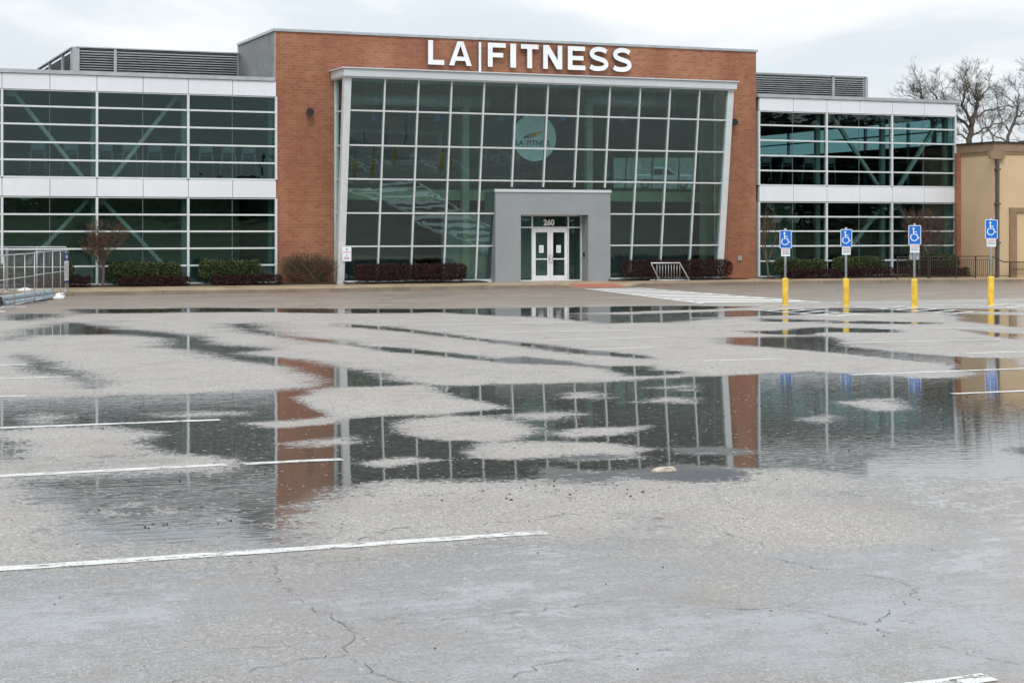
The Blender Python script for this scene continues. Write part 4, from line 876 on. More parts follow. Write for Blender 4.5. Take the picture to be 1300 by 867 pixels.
# ------------------------------------------------------------------ plants
def rnd_dir(rr):
    while True:
        v = Vector((rr.uniform(-1, 1), rr.uniform(-1, 1), rr.uniform(-1, 1)))
        if .05 < v.length < 1: return v.normalized()
def leaf(mb, p, d, L, W, rr, mi=0):
    u = d.cross(rnd_dir(rr)).normalized() * W
    mb.add([p - u * .5, p + d * L * .5 - u, p + d * L, p + d * L * .5 + u], [(0, 1, 2, 3)], mi)
def bare_tree(name, x, y, h, spread, rng, barkm, levels=5, trunk_r=.28, fork=.35, z0=0, lean=(0, 0), twigs=True, label=None, group=None, minr=.008, leafm=None, leafn=0, cat='tree', up=.28, nkid=(3, 4)):
    rr = random.Random(rng); o = empty(name, (x, y, z0)); mt_, mc_ = MB(), MB(); tips = []
    def grow(p, d, L, r, lev):
        n = 5 if lev < 3 else 3; pts = [Vector(p)]; q = Vector(p); dd = Vector(d)
        for i in range(n):
            dd = (dd + rnd_dir(rr) * (.10 if lev == 0 else .24) + Vector((0, 0, up * (.3 if lev else .1)))).normalized(); q = q + dd * L / n; pts.append(q.copy())
        rads = [max(minr, r * (1 - (.45 if lev else .3) * i / n)) for i in range(n + 1)]
        (mt_ if lev == 0 else mc_).tube(pts, rads, 9 if lev == 0 else (6 if lev < 2 else (4 if lev < 3 else 3)), cap=lev == 0)
        if lev >= levels: tips.append((pts[-1], dd)); return
        kids = rr.randint(*nkid) + (1 if lev == levels - 1 else 0)
        for k in range(kids):
            f = rr.uniform(.35 if lev else .55, 1.0) if k else 1.0
            i = min(n - 1, int(f * n)); a = pts[i].lerp(pts[i + 1], f * n - i) if f < 1 else pts[-1]
            base = (pts[min(i + 1, n)] - pts[i]).normalized(); side = base.cross(rnd_dir(rr)).normalized()
            ang = rr.uniform(.35, .95) * spread if k else rr.uniform(.05, .35)
            nd = (base * math.cos(ang) + side * math.sin(ang)).normalized()
            if lev < 2 and nd.z < .05: nd.z = rr.uniform(.05, .3); nd.normalize()
            grow(a, nd, L * rr.uniform(.52, .8) * (1.15 if lev == 0 else 1), rads[i] * (.88 if k == 0 else rr.uniform(.5, .75)), lev + 1)
    d0 = Vector((lean[0], lean[1], 1)).normalized()
    grow(Vector((x, y, z0 - .05)), d0, h * fork, trunk_r, 0)
    if leafm:
        for i in range(leafn):
            p, d = rr.choice(tips); leaf(mc_, p + rnd_dir(rr) * .06, (d + rnd_dir(rr) * .7).normalized(), rr.uniform(.03, .07), .012, rr, 1)
    # stretch the crown to the wanted height
    top = max(v[2] for v in mc_.v) - z0; k = h / top
    for mb in (mt_, mc_): mb.v = [(v[0], v[1], z0 + (v[2] - z0) * k) for v in mb.v]
    mt_.build('trunk', barkm, o, o, False); mc_.build('crown', [barkm] + ([leafm] if leafm else []), o, o, False)
    tag(o, label, cat, group); return o
LIMB1 = [[(82.44,6.37,0.42),(82.49,8.51,0.37),(82.66,9.96,0.32),(82.84,10.58,0.27)],[(82.84,10.58,0.24),(83.24,11.43,0.20),(83.42,11.89,0.16),(84.12,12.45,0.12),(84.82,12.93,0.08),(85.17,13.17,0.04)],[(83.42,11.89,0.13),(83.07,12.42,0.10),(82.60,12.87,0.06),(82.32,13.16,0.03)],[(83.28,11.51,0.12),(83.42,12.28,0.09),(83.30,12.88,0.06),(83.42,13.35,0.03)],[(82.66,9.96,0.22),(82.32,10.56,0.19),(81.45,11.24,0.16),(80.99,11.60,0.13),(80.76,12.06,0.10),(80.65,12.51,0.07),(80.99,13.20,0.04)],[(82.58,9.65,0.20),(82.26,10.11,0.17),(81.11,10.92,0.15),(80.42,11.44,0.12),(79.62,11.96,0.09),(79.17,12.47,0.07),(79.00,12.69,0.04)],[(80.76,11.98,0.10),(81.11,12.52,0.08),(81.22,12.98,0.05),(81.11,13.36,0.03)],[(82.84,10.62,0.13),(83.88,11.21,0.10),(84.58,11.39,0.06),(85.64,11.52,0.03)],[(82.58,9.20,0.15),(83.42,9.83,0.11),(84.35,10.15,0.08),(85.29,10.32,0.04)],[(82.49,9.35,0.10),(81.80,9.64,0.07),(81.45,9.94,0.03)],[(82.55,8.96,0.12),(82.03,9.34,0.09),(81.45,9.18,0.06),(80.99,9.24,0.03)],[(82.95,11.58,0.09),(82.49,11.80,0.06),(81.91,12.08,0.03)],[(80.08,11.66,0.08),(79.85,12.34,0.06),(79.51,12.86,0.03)]]
LIMB2 = [[(80.95,7.37,0.36),(80.60,10.48,0.29),(80.37,11.24,0.22)],[(80.37,11.24,0.16),(79.68,12.00,0.12),(79.45,12.76,0.08),(79.22,13.22,0.04)],[(80.37,11.24,0.10),(79.22,11.99,0.07),(78.31,12.27,0.03)],[(80.43,11.09,0.10),(81.30,11.42,0.07),(82.11,11.28,0.03)],[(79.97,11.70,0.08),(80.14,12.08,0.06),(79.68,12.61,0.03)],[(80.37,11.17,0.08),(80.60,11.72,0.06),(80.26,12.24,0.03)]]
LIMB3 = [[(87.08,6.48,0.26),(87.32,8.81,0.23),(87.80,9.76,0.20),(88.28,10.80,0.17),(88.52,11.59,0.14)],[(88.52,11.59,0.13),(88.88,12.39,0.08),(89.13,13.18,0.03)],[(88.34,10.88,0.12),(89.13,11.44,0.07),(89.98,11.94,0.03)],[(87.80,9.76,0.11),(87.20,10.46,0.08),(86.96,11.16,0.06),(87.20,11.87,0.03)],[(87.44,9.04,0.10),(86.60,9.51,0.07),(86.12,10.12,0.03)],[(88.04,10.24,0.10),(89.01,10.49,0.07),(89.98,10.83,0.03)],[(88.52,11.59,0.08),(88.04,12.20,0.06),(87.56,12.51,0.03)]]
LIMB4 = [[(91.58,6.59,0.34),(91.71,10.00,0.28),(91.83,11.45,0.22)],[(91.83,11.45,0.18),(91.34,12.73,0.13),(90.60,13.52,0.08),(90.35,14.07,0.03)],[(91.83,11.45,0.20),(92.33,12.84,0.12),(92.70,14.06,0.04)],[(91.77,10.64,0.12),(90.60,11.59,0.07),(89.61,12.12,0.03)],[(91.71,9.68,0.12),(90.35,9.17,0.07),(89.00,9.23,0.03)]]
LIMB5 = [[(104.65,7.44,0.20),(104.80,10.34,0.16),(105.09,11.31,0.12)],[(105.09,11.31,0.10),(104.65,12.46,0.07),(104.94,13.24,0.03)],[(105.09,11.31,0.10),(105.97,12.10,0.07),(106.41,12.78,0.03)]]
LIMB6 = [[(107.95,7.53,0.20),(107.88,10.28,0.16),(107.65,11.25,0.12)],[(107.65,11.25,0.10),(107.06,12.22,0.07),(106.91,12.90,0.03)],[(107.68,11.05,0.10),(108.55,12.05,0.07),(109.00,12.75,0.03)]]
def limb_tree(limbs, y, rng, barkm, label, group, nsub=1.0, minr=.0062):
    """bare crown grown from main limbs given as x, z, radius"""
    rr = random.Random(rng); x0 = limbs[0][0][0]; o = empty('bare_tree', (x0, y, 0)); mt_, mc_ = MB(), MB(); dep = {}
    def twig(p, d, L, r, lev):
        n = 4; pts = [Vector(p)]; q = Vector(p); dd = Vector(d)
        for i in range(n):
            dd = (dd + rnd_dir(rr) * .15 + Vector((0, 0, .06))).normalized(); q = q + dd * L / n; pts.append(q.copy())
        mc_.tube(pts, [max(minr, r * (1 - .6 * i / n)) for i in range(n + 1)], 4 if lev < 2 else 3, cap=False)
        if lev >= 4: return
        for k in range(rr.randint(3, 4)):
            i = rr.randint(1, n); b = (pts[i] - pts[i - 1]).normalized(); sd = b.cross(rnd_dir(rr)).normalized(); a = rr.uniform(.4, 1.0)
            twig(pts[i], b * math.cos(a) + sd * math.sin(a), L * rr.uniform(.5, .75), r * .6, lev + 1)
    for li, l in enumerate(limbs):
        key = min(dep, key=lambda k: (k[0] - l[0][0]) ** 2 + (k[1] - l[0][1]) ** 2) if dep else None
        yy = dep[key] if key else y; dy = rr.uniform(-.45, .45) if li else 0; pts = []
        for x, z, r in l: pts.append(Vector((x, yy, z))); dep[(x, z)] = yy; yy += dy * rr.uniform(.4, 1.4)
        fine = [pts[0]]; rad = [l[0][2] * .62]
        for i in range(len(pts) - 1):
            for k in (1, 2, 3):
                f = k / 3; fine.append(pts[i].lerp(pts[i + 1], f) + (rnd_dir(rr) * .10 if k < 3 else Vector())); rad.append(.62 * (l[i][2] + (l[i + 1][2] - l[i][2]) * f))
        (mt_ if li == 0 else mc_).tube(fine, rad, 9 if li == 0 else 6, cap=False)
        if li == 0: continue
        for i in range(1, len(fine)):
            for _ in range(1 if rr.random() < nsub else 2):
                if rr.random() > .8 * nsub and i < len(fine) - 1: continue
                b = (fine[i] - fine[i - 1]).normalized(); sd = b.cross(rnd_dir(rr)).normalized(); a = rr.uniform(.35, 1.05) if i < len(fine) - 1 else .2
                twig(fine[i], b * math.cos(a) + sd * math.sin(a), rr.uniform(.65, 1.25), max(.018, rad[i] * .38), 1)
    mt_.build('trunk', barkm, o, o, False); mc_.build('crown', barkm, o, o, False); tag(o, label, 'tree', group); return o
G = 'bare trees behind the building'
limb_tree(LIMB1, 110, 11, M['bark'], 'tall bare tree with forked dark trunk rising just right of the right wing', G)
limb_tree(LIMB2, 112, 23, M['bark'], 'bare tree whose twigs show above the right end of the white wing roof', G)
limb_tree(LIMB3, 112, 37, M['bark'], 'slender bare tree leaning right above the tan roof', G)
limb_tree(LIMB4, 114, 41, M['bark'], 'bare tree cut by the right edge of the view behind the tan roof', G)
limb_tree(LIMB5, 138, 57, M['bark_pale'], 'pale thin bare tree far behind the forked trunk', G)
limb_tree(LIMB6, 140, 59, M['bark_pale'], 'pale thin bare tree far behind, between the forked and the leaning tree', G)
G2 = 'young trees in front of the wings'
bare_tree('young_tree', 10.75, 64.95, 2.68, 1.0, 5, M['bark_small'], 5, .055, .34, .13, label='small tree with a dense red brown crown in front of the left wing', group=G2, minr=.0045, leafm=M['twig_red'], leafn=2600, up=.45, nkid=(4, 4))
bare_tree('young_tree', 38.45, 64.95, 3.1, .8, 8, M['bark_small'], 4, .05, .34, .13, label='small leafless tree with thin twigs beside the right brick pier', group=G2, minr=.0045, up=.5)
bare_tree('young_tree', 46.1, 64.95, 3.25, 1.0, 14, M['bark_small'], 5, .06, .32, .13, label='small red brown tree near the end of the right wing behind the railing', group=G2, minr=.0045, leafm=M['twig_red'], leafn=2200, up=.42, nkid=(4, 4))

def hedge(name, x0, x1, y0, y1, z0, z1, mat_, n, seed, label, cat, group=None, leaf_=(.05, .09), rough=.12, legs=0, leg_z=.25):
    """clipped mass of small leaves over a woody core, with an uneven outline"""
    rr = random.Random(seed); o = empty(name, ((x0 + x1) / 2, (y0 + y1) / 2, .13)); mb = MB()
    cx, cy, cz = (x0 + x1) / 2, (y0 + y1) / 2, (z0 + z1) / 2; hx, hy, hz = (x1 - x0) / 2, (y1 - y0) / 2, (z1 - z0) / 2
    ph = [rr.uniform(0, 6.3) for _ in range(6)]
    def bumpy(x): return 1 + rough * (.5 * math.sin(x * 2.7 + ph[0]) + .35 * math.sin(x * 6.1 + ph[1]) + .3 * math.sin(x * 13 + ph[2]))
    pw = 3.2
    for i in range(n):
        d = rnd_dir(rr); a = (abs(d.x) ** pw + abs(d.y) ** pw + abs(d.z) ** pw) ** (-1 / pw); r = rr.uniform(.72, 1.02) if rr.random() < .85 else rr.uniform(.98, 1.1)
        p = Vector((d.x * a * r * hx, d.y * a * r * hy, d.z * a * r * hz))
        if hx > hz * 2:   # spread evenly along a long hedge
            p.x = rr.uniform(-1, 1) * hx; e = max(0, (abs(p.x) / hx - .9) / .1); p.y *= math.sqrt(max(.05, 1 - e * e * .8)); p.z *= math.sqrt(max(.1, 1 - e * e * .6))
        p.z *= bumpy(p.x + cx); p += Vector((cx, cy, cz)); nd = (d + rnd_dir(rr) * .9 + Vector((0, 0, .25))).normalized()
        leaf(mb, p, nd, rr.uniform(*leaf_), rr.uniform(.35, .55) * leaf_[0], rr)
    mb.build('foliage', mat_, o, o, False)
    st = MB(); k = max(3, int((x1 - x0) / .35))
    for i in range(k):
        x = x0 + (i + .5 + rr.uniform(-.2, .2)) * (x1 - x0) / k
        for _ in range(3):
            st.tube([(x + rr.uniform(-.05, .05), cy + rr.uniform(-.1, .1), .14), (x + rr.uniform(-.12, .12), cy + rr.uniform(-.15, .15), cz), (x + rr.uniform(-.2, .2), cy + rr.uniform(-.2, .2), z0 + (z1 - z0) * .8)], [.016, .012, .006], 5, cap=False)
    st.build('stem', M['bark'], o, o, False)
    tag(o, label, cat, group); return o
GB = 'clipped boxwood hedges'; GR = 'low red shrubs at the foot of the hedges'; GL = 'clipped dark red hedges beside the entrance'
hedge('boxwood_hedge', 11.05, 13.65, 64.95, 65.75, .35, .98, M['box_leaf'], 9000, 1, 'green clipped hedge just right of the small tree, left wing', 'hedge', GB)
hedge('boxwood_hedge', 14.4, 16.65, 64.95, 65.75, .38, 1.04, M['box_leaf'], 8000, 2, 'green clipped hedge nearest the brick at the left wing', 'hedge', GB)
hedge('boxwood_hedge', 6.8, 9.75, 64.95, 65.75, .35, .94, M['box_leaf'], 9000, 3, 'green clipped hedge behind the temporary wire fence', 'hedge', GB)
hedge('boxwood_hedge', 39.1, 41.45, 65.0, 65.75, .38, .92, M['box_leaf'], 7000, 4, 'green clipped hedge behind the leftmost blue parking sign', 'hedge', GB)
hedge('boxwood_hedge', 42.0, 44.4, 65.0, 65.75, .40, 1.0, M['box_leaf'], 7000, 5, 'green clipped hedge between the second and third blue parking signs', 'hedge', GB)
hedge('boxwood_hedge', 45.9, 48.3, 65.0, 65.75, .40, 1.08, M['box_leaf'], 7000, 6, 'green clipped hedge behind the dark railing by the tan building', 'hedge', GB)
for i, (a, b, z, l) in enumerate(((11.3, 13.9, .48, 'before the hedge right of the small tree'), (14.7, 17.4, .5, 'before the hedge nearest the left brick pier'), (8.2, 10.3, .5, 'left of the small tree beside the wire fence'), (39.4, 42.0, .52, 'behind the leftmost blue parking sign'), (42.2, 45.6, .56, 'between the second and third blue parking signs'), (46.0, 48.6, .5, 'behind the dark railing by the tan building'))):
    hedge('barberry_shrub', a, b, 64.7, 65.1, .15, z, M['red_leaf'], 4200, 20 + i, 'low dark red brown shrub ' + l, 'shrub', GR, (.04, .07), .3)
hedge('red_hedge', 20.25, 24.75, 64.45, 65.15, .28, .86, M['red_leaf'], 13000, 31, 'long dark red clipped hedge left of the grey entrance', 'hedge', GL, (.04, .07), .08)
hedge('red_hedge', 31.55, 36.55, 64.45, 65.15, .28, .95, M['red_leaf'], 14000, 32, 'long dark red clipped hedge right of the grey entrance, behind the bike rack', 'hedge', GL, (.04, .07), .08)
# bare twiggy bush against the brick
def twig_bush():
    rr = random.Random(9); o = empty('bare_bush', (18.55, 65.2, .13)); mb = MB()
    for i in range(1100):
        a = rr.uniform(0, 6.28); bx = 18.55 + rr.uniform(-.5, .5); by = 65.25 + rr.uniform(-.12, .12); sx = rr.uniform(-1, 1)
        tx = 18.5 + sx * 1.25 * math.sqrt(rr.random() * .4 + .6); tz_ = .2 + rr.uniform(.35, 1.02) * (1.02 - .35 * abs(sx) ** 3); ty = 65.25 + rr.uniform(-.42, .42)
        mid = Vector((bx * .45 + tx * .55 + rr.uniform(-.06, .06), (by + ty) / 2, .15 + tz_ * .5)); e = Vector((tx, ty, .13 + tz_))
        mb.tube([(bx, by, .13), mid, e], [.009, .006, .003], 3, 0, False, False)
        for _ in range(3):
            q = mid.lerp(e, rr.uniform(.3, 1)); leaf(mb, q, (rnd_dir(rr) + Vector((0, 0, .8))).normalized(), rr.uniform(.08, .2), .006, rr)
    mb.build('twigs', M['brown_twig'], o, o, False); tag(o, 'dry brown leafless bush at the foot of the left brick pier', 'bush')
twig_bush()

# ------------------------------------------------------------------ accessible parking signs
def parking_sign(x, y, zb, zs0, zs1, rz, label, extra=False):
    o = empty('parking_sign', (x, y, 0), rz)
    def L(mb, name, mats, par=o):
        b_ = mb.build(name, mats, par); return b_
    m = MB(); m.lathe(0, 0, [(.088, -.02), (.088, zb - .05), (.08, zb - .015), (.06, zb), (.0, zb + .005)], 24); m.lathe(0, 0, [(.094, .0), (.094, .025), (.088, .03)], 24); L(m, 'bollard_sleeve', M['yellow'])
    m = MB(); m.tube([(0, 0, zb - .1), (0, 0, zs1 + .05)], .033, 12); L(m, 'post', M['galv'])
    h = zs1 - zs0; wd = h * .655; cz = (zs0 + zs1) / 2; y0 = -.045
    m = MB()
    def rr_(x0, x1, z0, z1, ya, yb, r, mi):
        p = []
        for cx, cz_, a0 in ((x1 - r, z0 + r, -90), (x1 - r, z1 - r, 0), (x0 + r, z1 - r, 90), (x0 + r, z0 + r, 180)):
            for k in range(4): a = R(a0 + k * 30); p.append((cx + r * math.cos(a), cz_ + r * math.sin(a)))
        m.prism(p, ya, yb, mi)
    rr_(-wd / 2, wd / 2, zs0, zs1, y0 - .004, y0, .03, 0); rr_(-wd / 2 + .018, wd / 2 - .018, zs0 + .018, zs1 - .018, y0 - .0065, y0 - .0041, .02, 1)
    pl_ = L(m, 'sign_panel', [M['white'], M['bluesign']])
    m = MB(); ya, yb = y0 - .0095, y0 - .0066; k = h / .55
    def q(a, b): return (a * k, cz + b * k)
    hd = [(-.035 + .030 * math.cos(2 * math.pi * i / 16), .185 + .030 * math.sin(2 * math.pi * i / 16)) for i in range(16)]
    m.prism([q(*p) for p in hd], ya, yb)
    m.strip([q(*p) for p in ((-.035, .15), (-.03, .02), (.055, .02), (.10, -.09), (.135, -.075))], .034 * k, ya, yb)
    m.strip([q(*p) for p in ((-.016, .085), (.06, .085))], .024 * k, ya, yb)
    arc = [(-.018 + .098 * math.cos(R(a)), -.065 + .098 * math.sin(R(a))) for a in range(118, 345, 15)]
    m.strip([q(*p) for p in arc], .026 * k, ya, yb); L(m, 'wheelchair_symbol', M['white'], pl_)
    m = MB(); pw, ph_ = wd * .74, .215; zt = zs0 - .012; m.cbox(-pw / 2, pw / 2, y0 - .004, y0 - .001, zt - ph_, zt, .0008, 0); rr = random.Random(int(x * 10))
    for z, mi, hh in ((zt - .055, 1, .03), (zt - .105, 2, .022), (zt - .155, 2, .022)):
        a = -pw / 2 + .03
        while a < pw / 2 - .03:
            b = rr.uniform(.012, .028); m.box(a, min(a + b, pw / 2 - .02), y0 - .0065, y0 - .0041, z, z + hh, mi); a += b + .009
    L(m, 'fine_plate', [M['paper'], M['red_ink'], M['ink']])
    if extra:
        m = MB(); m.cbox(-.13, .15, .035, .04, zs0 - .43, zs0 - .2, .001); L(m, 'back_plate', M['galv'])
    m = MB()
    for z in (zs0 + .06, zs1 - .06): m.tube([(0, y0 - .011, z), (0, .04, z)], .008, 6)
    L(m, 'bolt', M['galv'])
    tag(o, label, 'parking sign', 'accessible parking signs on yellow bollards')
rz = -R(22)
parking_sign(27.0, 44.64, .80, 1.66, 2.19, rz, 'blue wheelchair sign on a yellow bollard, leftmost of four, nearest the brick pier')
parking_sign(28.34, 43.52, .81, 1.71, 2.22, rz, 'blue wheelchair sign on a yellow bollard, second from the left before a green hedge')
parking_sign(29.85, 42.33, .81, 1.78, 2.33, rz, 'blue wheelchair sign with a grey plate behind its post, before the red brown tree', True)
parking_sign(32.53, 42.36, .85, 1.94, 2.50, rz, 'tallest blue wheelchair sign on a yellow bollard, standing before the tan building')

# bike rack
k_ = empty('bike_rack', (33.2, 63.8, .13)); tag(k_, 'bare metal wave-less bike rack of upright bars in front of the right red hedge', 'bike rack')
k_['label'] = 'bare steel bike rack with upright bars before the red hedge right of the entrance'
m = MB(); m.tube([(32.62, 63.62, .2), (32.42, 63.95, .86), (33.72, 63.95, .86), (33.97, 63.62, .2)], .028, 8); m.tube([(32.5, 63.6, .17), (34.0, 63.6, .17)], .025, 8); m.tube([(32.4, 64.0, .17), (34.0, 64.0, .17)], .025, 8)
m.tube([(32.62, 63.6, .17), (32.62, 64.0, .17)], .02, 6); m.tube([(33.9, 63.6, .17), (33.9, 64.0, .17)], .02, 6); m.build('rack_frame', M['rack'], k_, k_)
for i in range(9):
    x = 32.7 + i * .13; m = MB(); m.tube([(x, 63.97, .18), (x, 63.97, .84)], .011, 6); m.build('bar', M['rack'], k_, k_)

# railing by the tan building
rl = empty('handrail', (46.5, 62.9, .13)); tag(rl, 'dark bronze picket railing on the sidewalk by the tan building', 'railing')
m = MB(); X0, X1 = 43.5, 48.35; zt = 1.06
for a, b in ((X0, 45.05), (45.15, X1)):
    m.box(a, b, 62.88, 62.92, zt - .02, zt + .02); m.box(a, b, 62.885, 62.915, zt - .14, zt - .115); m.box(a, b, 62.885, 62.915, .22, .245)
m.tube([(48.35, 62.9, zt), (48.95, 62.9, .82), (49.3, 62.9, .80)], .022, 8); m.box(49.3, 52.5, 62.885, 62.915, .78, .82); m.box(49.3, 52.5, 62.885, 62.915, .47, .5); m.tube([(48.35, 62.9, .24), (49.3, 62.9, .2)], .014, 6)
m.build('rail', M['rail'], rl, rl)
for x in (X0, 45.05, 45.15, 46.5, 47.5, X1, 49.3, 50.3, 51.4, 52.5):
    m = MB(); m.box(x - .022, x + .022, 62.878, 62.922, .1, zt + .03 if x < 48.6 else .84); m.build('railing_post', M['rail'], rl, rl)
m = MB(); x = X0 + .1
while x < 52.4:
    if not any(abs(x - p) < .04 for p in (45.05, 45.15, 46.5, 47.5, X1)) and not 48.37 < x < 49.3: m.box(x - .008, x + .008, 62.892, 62.908, .24, zt - .125 if x < 48.5 else .79)
    x += .105
m.build('pickets', M['rail'], rl, rl)

# ------------------------------------------------------------------ temporary fence on the left
def mesh_mat():
    n = N('chain_link_wire'); uv = n.pos(); sx = n.new('SeparateXYZ'); n.set(sx.inputs[0], uv)
    l = n.math('ADD', n.math('MULTIPLY', sx.outputs[0], .8), n.math('MULTIPLY', sx.outputs[1], .8))
    a = n.math('ABSOLUTE', n.math('SUBTRACT', n.math('FRACT', n.math('MULTIPLY', n.math('ADD', l, sx.outputs[2]), 14.0)), .5)); b = n.math('ABSOLUTE', n.math('SUBTRACT', n.math('FRACT', n.math('MULTIPLY', n.math('SUBTRACT', l, sx.outputs[2]), 14.0)), .5))
    k = n.math('GREATER_THAN', n.math('MAXIMUM', a, b), .478)
    tr = n.new('BsdfTransparent'); mx_ = n.new('MixShader'); n.set(mx_.inputs[0], k); n.set(mx_.inputs[1], tr.outputs[0]); n.set(mx_.inputs[2], n.bsdf((.50, .52, .54), .4, .4)); return n.done(mx_.outputs[0])
M['chain'] = mesh_mat()
def fence_panel(p0, p1, z0, h, label, banner=False):
    o = empty('temporary_fence_panel', ((p0[0] + p1[0]) / 2, (p0[1] + p1[1]) / 2, z0))
    a, b = Vector((*p0, z0)), Vector((*p1, z0)); d = (b - a); u = Vector((0, 0, 1)); m = MB(); r = .017
    m.tube([a + u * .06, a + u * h, b + u * h, b + u * .06], r, 8); m.tube([a + u * .08, b + u * .08], r * .9, 8); m.tube([a + u * h * .55, b + u * h * .55], r * .7, 8); m.tube([a + d * .5 + u * .08, a + d * .5 + u * h], r * .7, 8)
    m.build('frame', M['fence_wire'], o, o)
    m = MB(); m.quad(a + u * .1, b + u * .1, b + u * (h - .03), a + u * (h - .03)); m.build('wire_mesh', M['chain'], o, o)
    dn = d.normalized(); nn = Vector((-dn.y, dn.x, 0))
    for e_ in (a, b):
        m = MB()
        q = [e_ - nn * .35 - dn * .05, e_ + nn * .35 - dn * .05, e_ + nn * .35 + dn * .05, e_ - nn * .35 + dn * .05]; m.hexa([v + u * .005 for v in q] + [v + u * .05 for v in q])
        m.build('foot', M['fence_wire'], o, o)
    if banner:
        m = MB(); o_ = Vector((nn.x, nn.y, 0)) * (-.03 if nn.y > 0 else .03)
        def pan(f0, f1, za, zb, mi, off=0): 
            k = o_ * (1 + off); m.hexa([a + d * f0 + k + u * za, a + d * f1 + k + u * za, a + d * f1 + k * .9 + u * za, a + d * f0 + k * .9 + u * za, a + d * f0 + k + u * zb, a + d * f1 + k + u * zb, a + d * f1 + k * .9 + u * zb, a + d * f0 + k * .9 + u * zb], mi)
        f0, f1 = .70, .985; pan(f0, f1, .52, 1.17, 0); pan(f0, f1, 1.17, 1.42, 1); pan(f0, f1, .42, .52, 1)
        for i in range(7): pan(f0 + .02 + .01 * (i % 3), f1 - .02 - .03 * (i % 2), .6 + i * .075, .625 + i * .075, 2, .15)
        for f_ in (.30, .42, .54, .66): pan(f0 + (f1 - f0) * f_, f0 + (f1 - f0) * (f_ + .06), 1.25, 1.36, 0, .15)
        m.build('banner', [M['banner_white'], M['banner_blue'], M['coping']], o, o)
    tag(o, label, 'fence panel', 'temporary wire fence panels')
C0 = (8.9, 60.75); F1 = (8.0, 57.9); F2 = (7.05, 54.85); F3 = (6.1, 51.8); F4 = (5.2, 48.9)
fence_panel(F1, C0, 0, 1.52, 'wire fence panel with the blue and white banner at the corner', True)
fence_panel(F2, F1, 0, 1.52, 'front wire fence panel next to the banner panel')
fence_panel(F3, F2, 0, 1.5, 'front wire fence panel beside the pile of pipes')
fence_panel(F4, F3, 0, 1.5, 'front wire fence panel cut by the left edge of the view')
fence_panel((7.0, 61.25), (8.85, 60.9), .13, 1.5, 'rear wire fence panel standing on the sidewalk behind the banner')
fence_panel((4.8, 61.6), (6.95, 61.27), .13, 1.5, 'rear wire fence panel on the sidewalk at the left edge')
# pipes and bags
for i, (dx, z, l) in enumerate(((0, .08, 'bottom pipe nearest the viewer'), (.17, .08, 'bottom pipe in the middle'), (.34, .08, 'bottom pipe at the back'), (.085, .22, 'upper pipe nearest the viewer'), (.255, .22, 'upper pipe at the back'))):
    a = Vector((5.55 + dx * .9, 52.6 - dx * .4, z)); b = Vector((7.75 + dx * .7, 57.9 - dx * .6, z)); o = empty('steel_pipe', a)
    m = MB(); m.tube([a, b], .078, 16, cap=False); m.build('pipe_wall', M['pipe_pvc'], o, o); m = MB(); m.tube([a.lerp(b, .004), a.lerp(b, .996)], .066, 16); m.build('bore', M['dark'], o, o)
    tag(o, 'blue grey pipe lying by the wire fence, ' + l + ' of the pile', 'pipe', 'pipes lying by the wire fence')
def sandbag(x, y, z, rz_, sx, label, seed):
    o = empty('sandbag', (x, y, z), rz_); bm = bmesh.new(); bmesh.ops.create_uvsphere(bm, u_segments=20, v_segments=12, radius=1); rr = random.Random(seed)
    ph = [rr.uniform(0, 6) for _ in range(4)]
    for v in bm.verts:
        c = v.co; k = 1 + .09 * math.sin(c.x * 5 + ph[0]) + .07 * math.sin(c.y * 7 + ph[1] + c.x * 3); v.co = Vector((c.x * .24 * sx * (1 + .12 * abs(c.y)), c.y * .13 * k, max(-.02, c.z * .085 * k + .04)))
    m = MB(); m.frombm(bm, 0, True); m.build('bag_body', M['bag'], o)
    m = MB(); m.tube([(.20 * sx, 0, .05), (.26 * sx, .01, .06), (.32 * sx, .02, .08)], [.04, .014, .04], 10); m.build('tied_neck', M['bag'], o)
    tag(o, label, 'sandbag', 'white sandbags at the wire fence')
sandbag(8.1, 57.3, 0, .8, 1.0, 'white sandbag at the end of the pile of pipes', 1)
sandbag(8.55, 60.1, 0, 1.1, 1.2, 'white sandbag under the fence corner with the banner', 2)
sandbag(7.55, 61.15, .135, .2, 1.1, 'white sandbag on the sidewalk seen through the wire fence', 3)
sandbag(8.3, 58.6, 0, 1.3, .9, 'white sandbag at the foot of the banner panel', 4)

# loose bits on the asphalt
def rock(x, y, sx, sy, sz, seed, mat_, name, label, cat):
    bm = bmesh.new(); bmesh.ops.create_icosphere(bm, subdivisions=3, radius=1); rr = random.Random(seed); ph = [rr.uniform(0, 6) for _ in range(6)]
    for v in bm.verts:
        c = v.co; k = 1 + .16 * math.sin(c.x * 4 + ph[0]) + .12 * math.sin(c.y * 6 + ph[1]) + .08 * math.sin(c.z * 9 + ph[2]) + rr.uniform(-.04, .04); v.co = Vector((c.x * sx * k, c.y * sy * k, max(-.2, min(.75, c.z * k)) * sz))
    m = MB(); m.frombm(bm); o = m.build(name, mat_); o.location = (x, y, .0); o.rotation_euler = (0, 0, rr.uniform(-.3, .1) if name == 'concrete_chunk' else rr.uniform(0, 6)); 
    if label: tag(o, label, cat)
    return o
rock(7.46, 14.42, .105, .05, .05, 2, M['stone'], 'concrete_chunk', 'pale flat chunk of broken concrete lying in the black asphalt patch', 'rubble')
rr = random.Random(77); m = MB()
def pebble(x, y, s):
    bm = bmesh.new(); bmesh.ops.create_icosphere(bm, subdivisions=1, radius=s); 
    for v in bm.verts: v.co = Vector((v.co.x * rr.uniform(.7, 1.4), v.co.y * rr.uniform(.7, 1.2), v.co.z * .7)) + Vector((x, y, s * .3))
    m.frombm(bm)
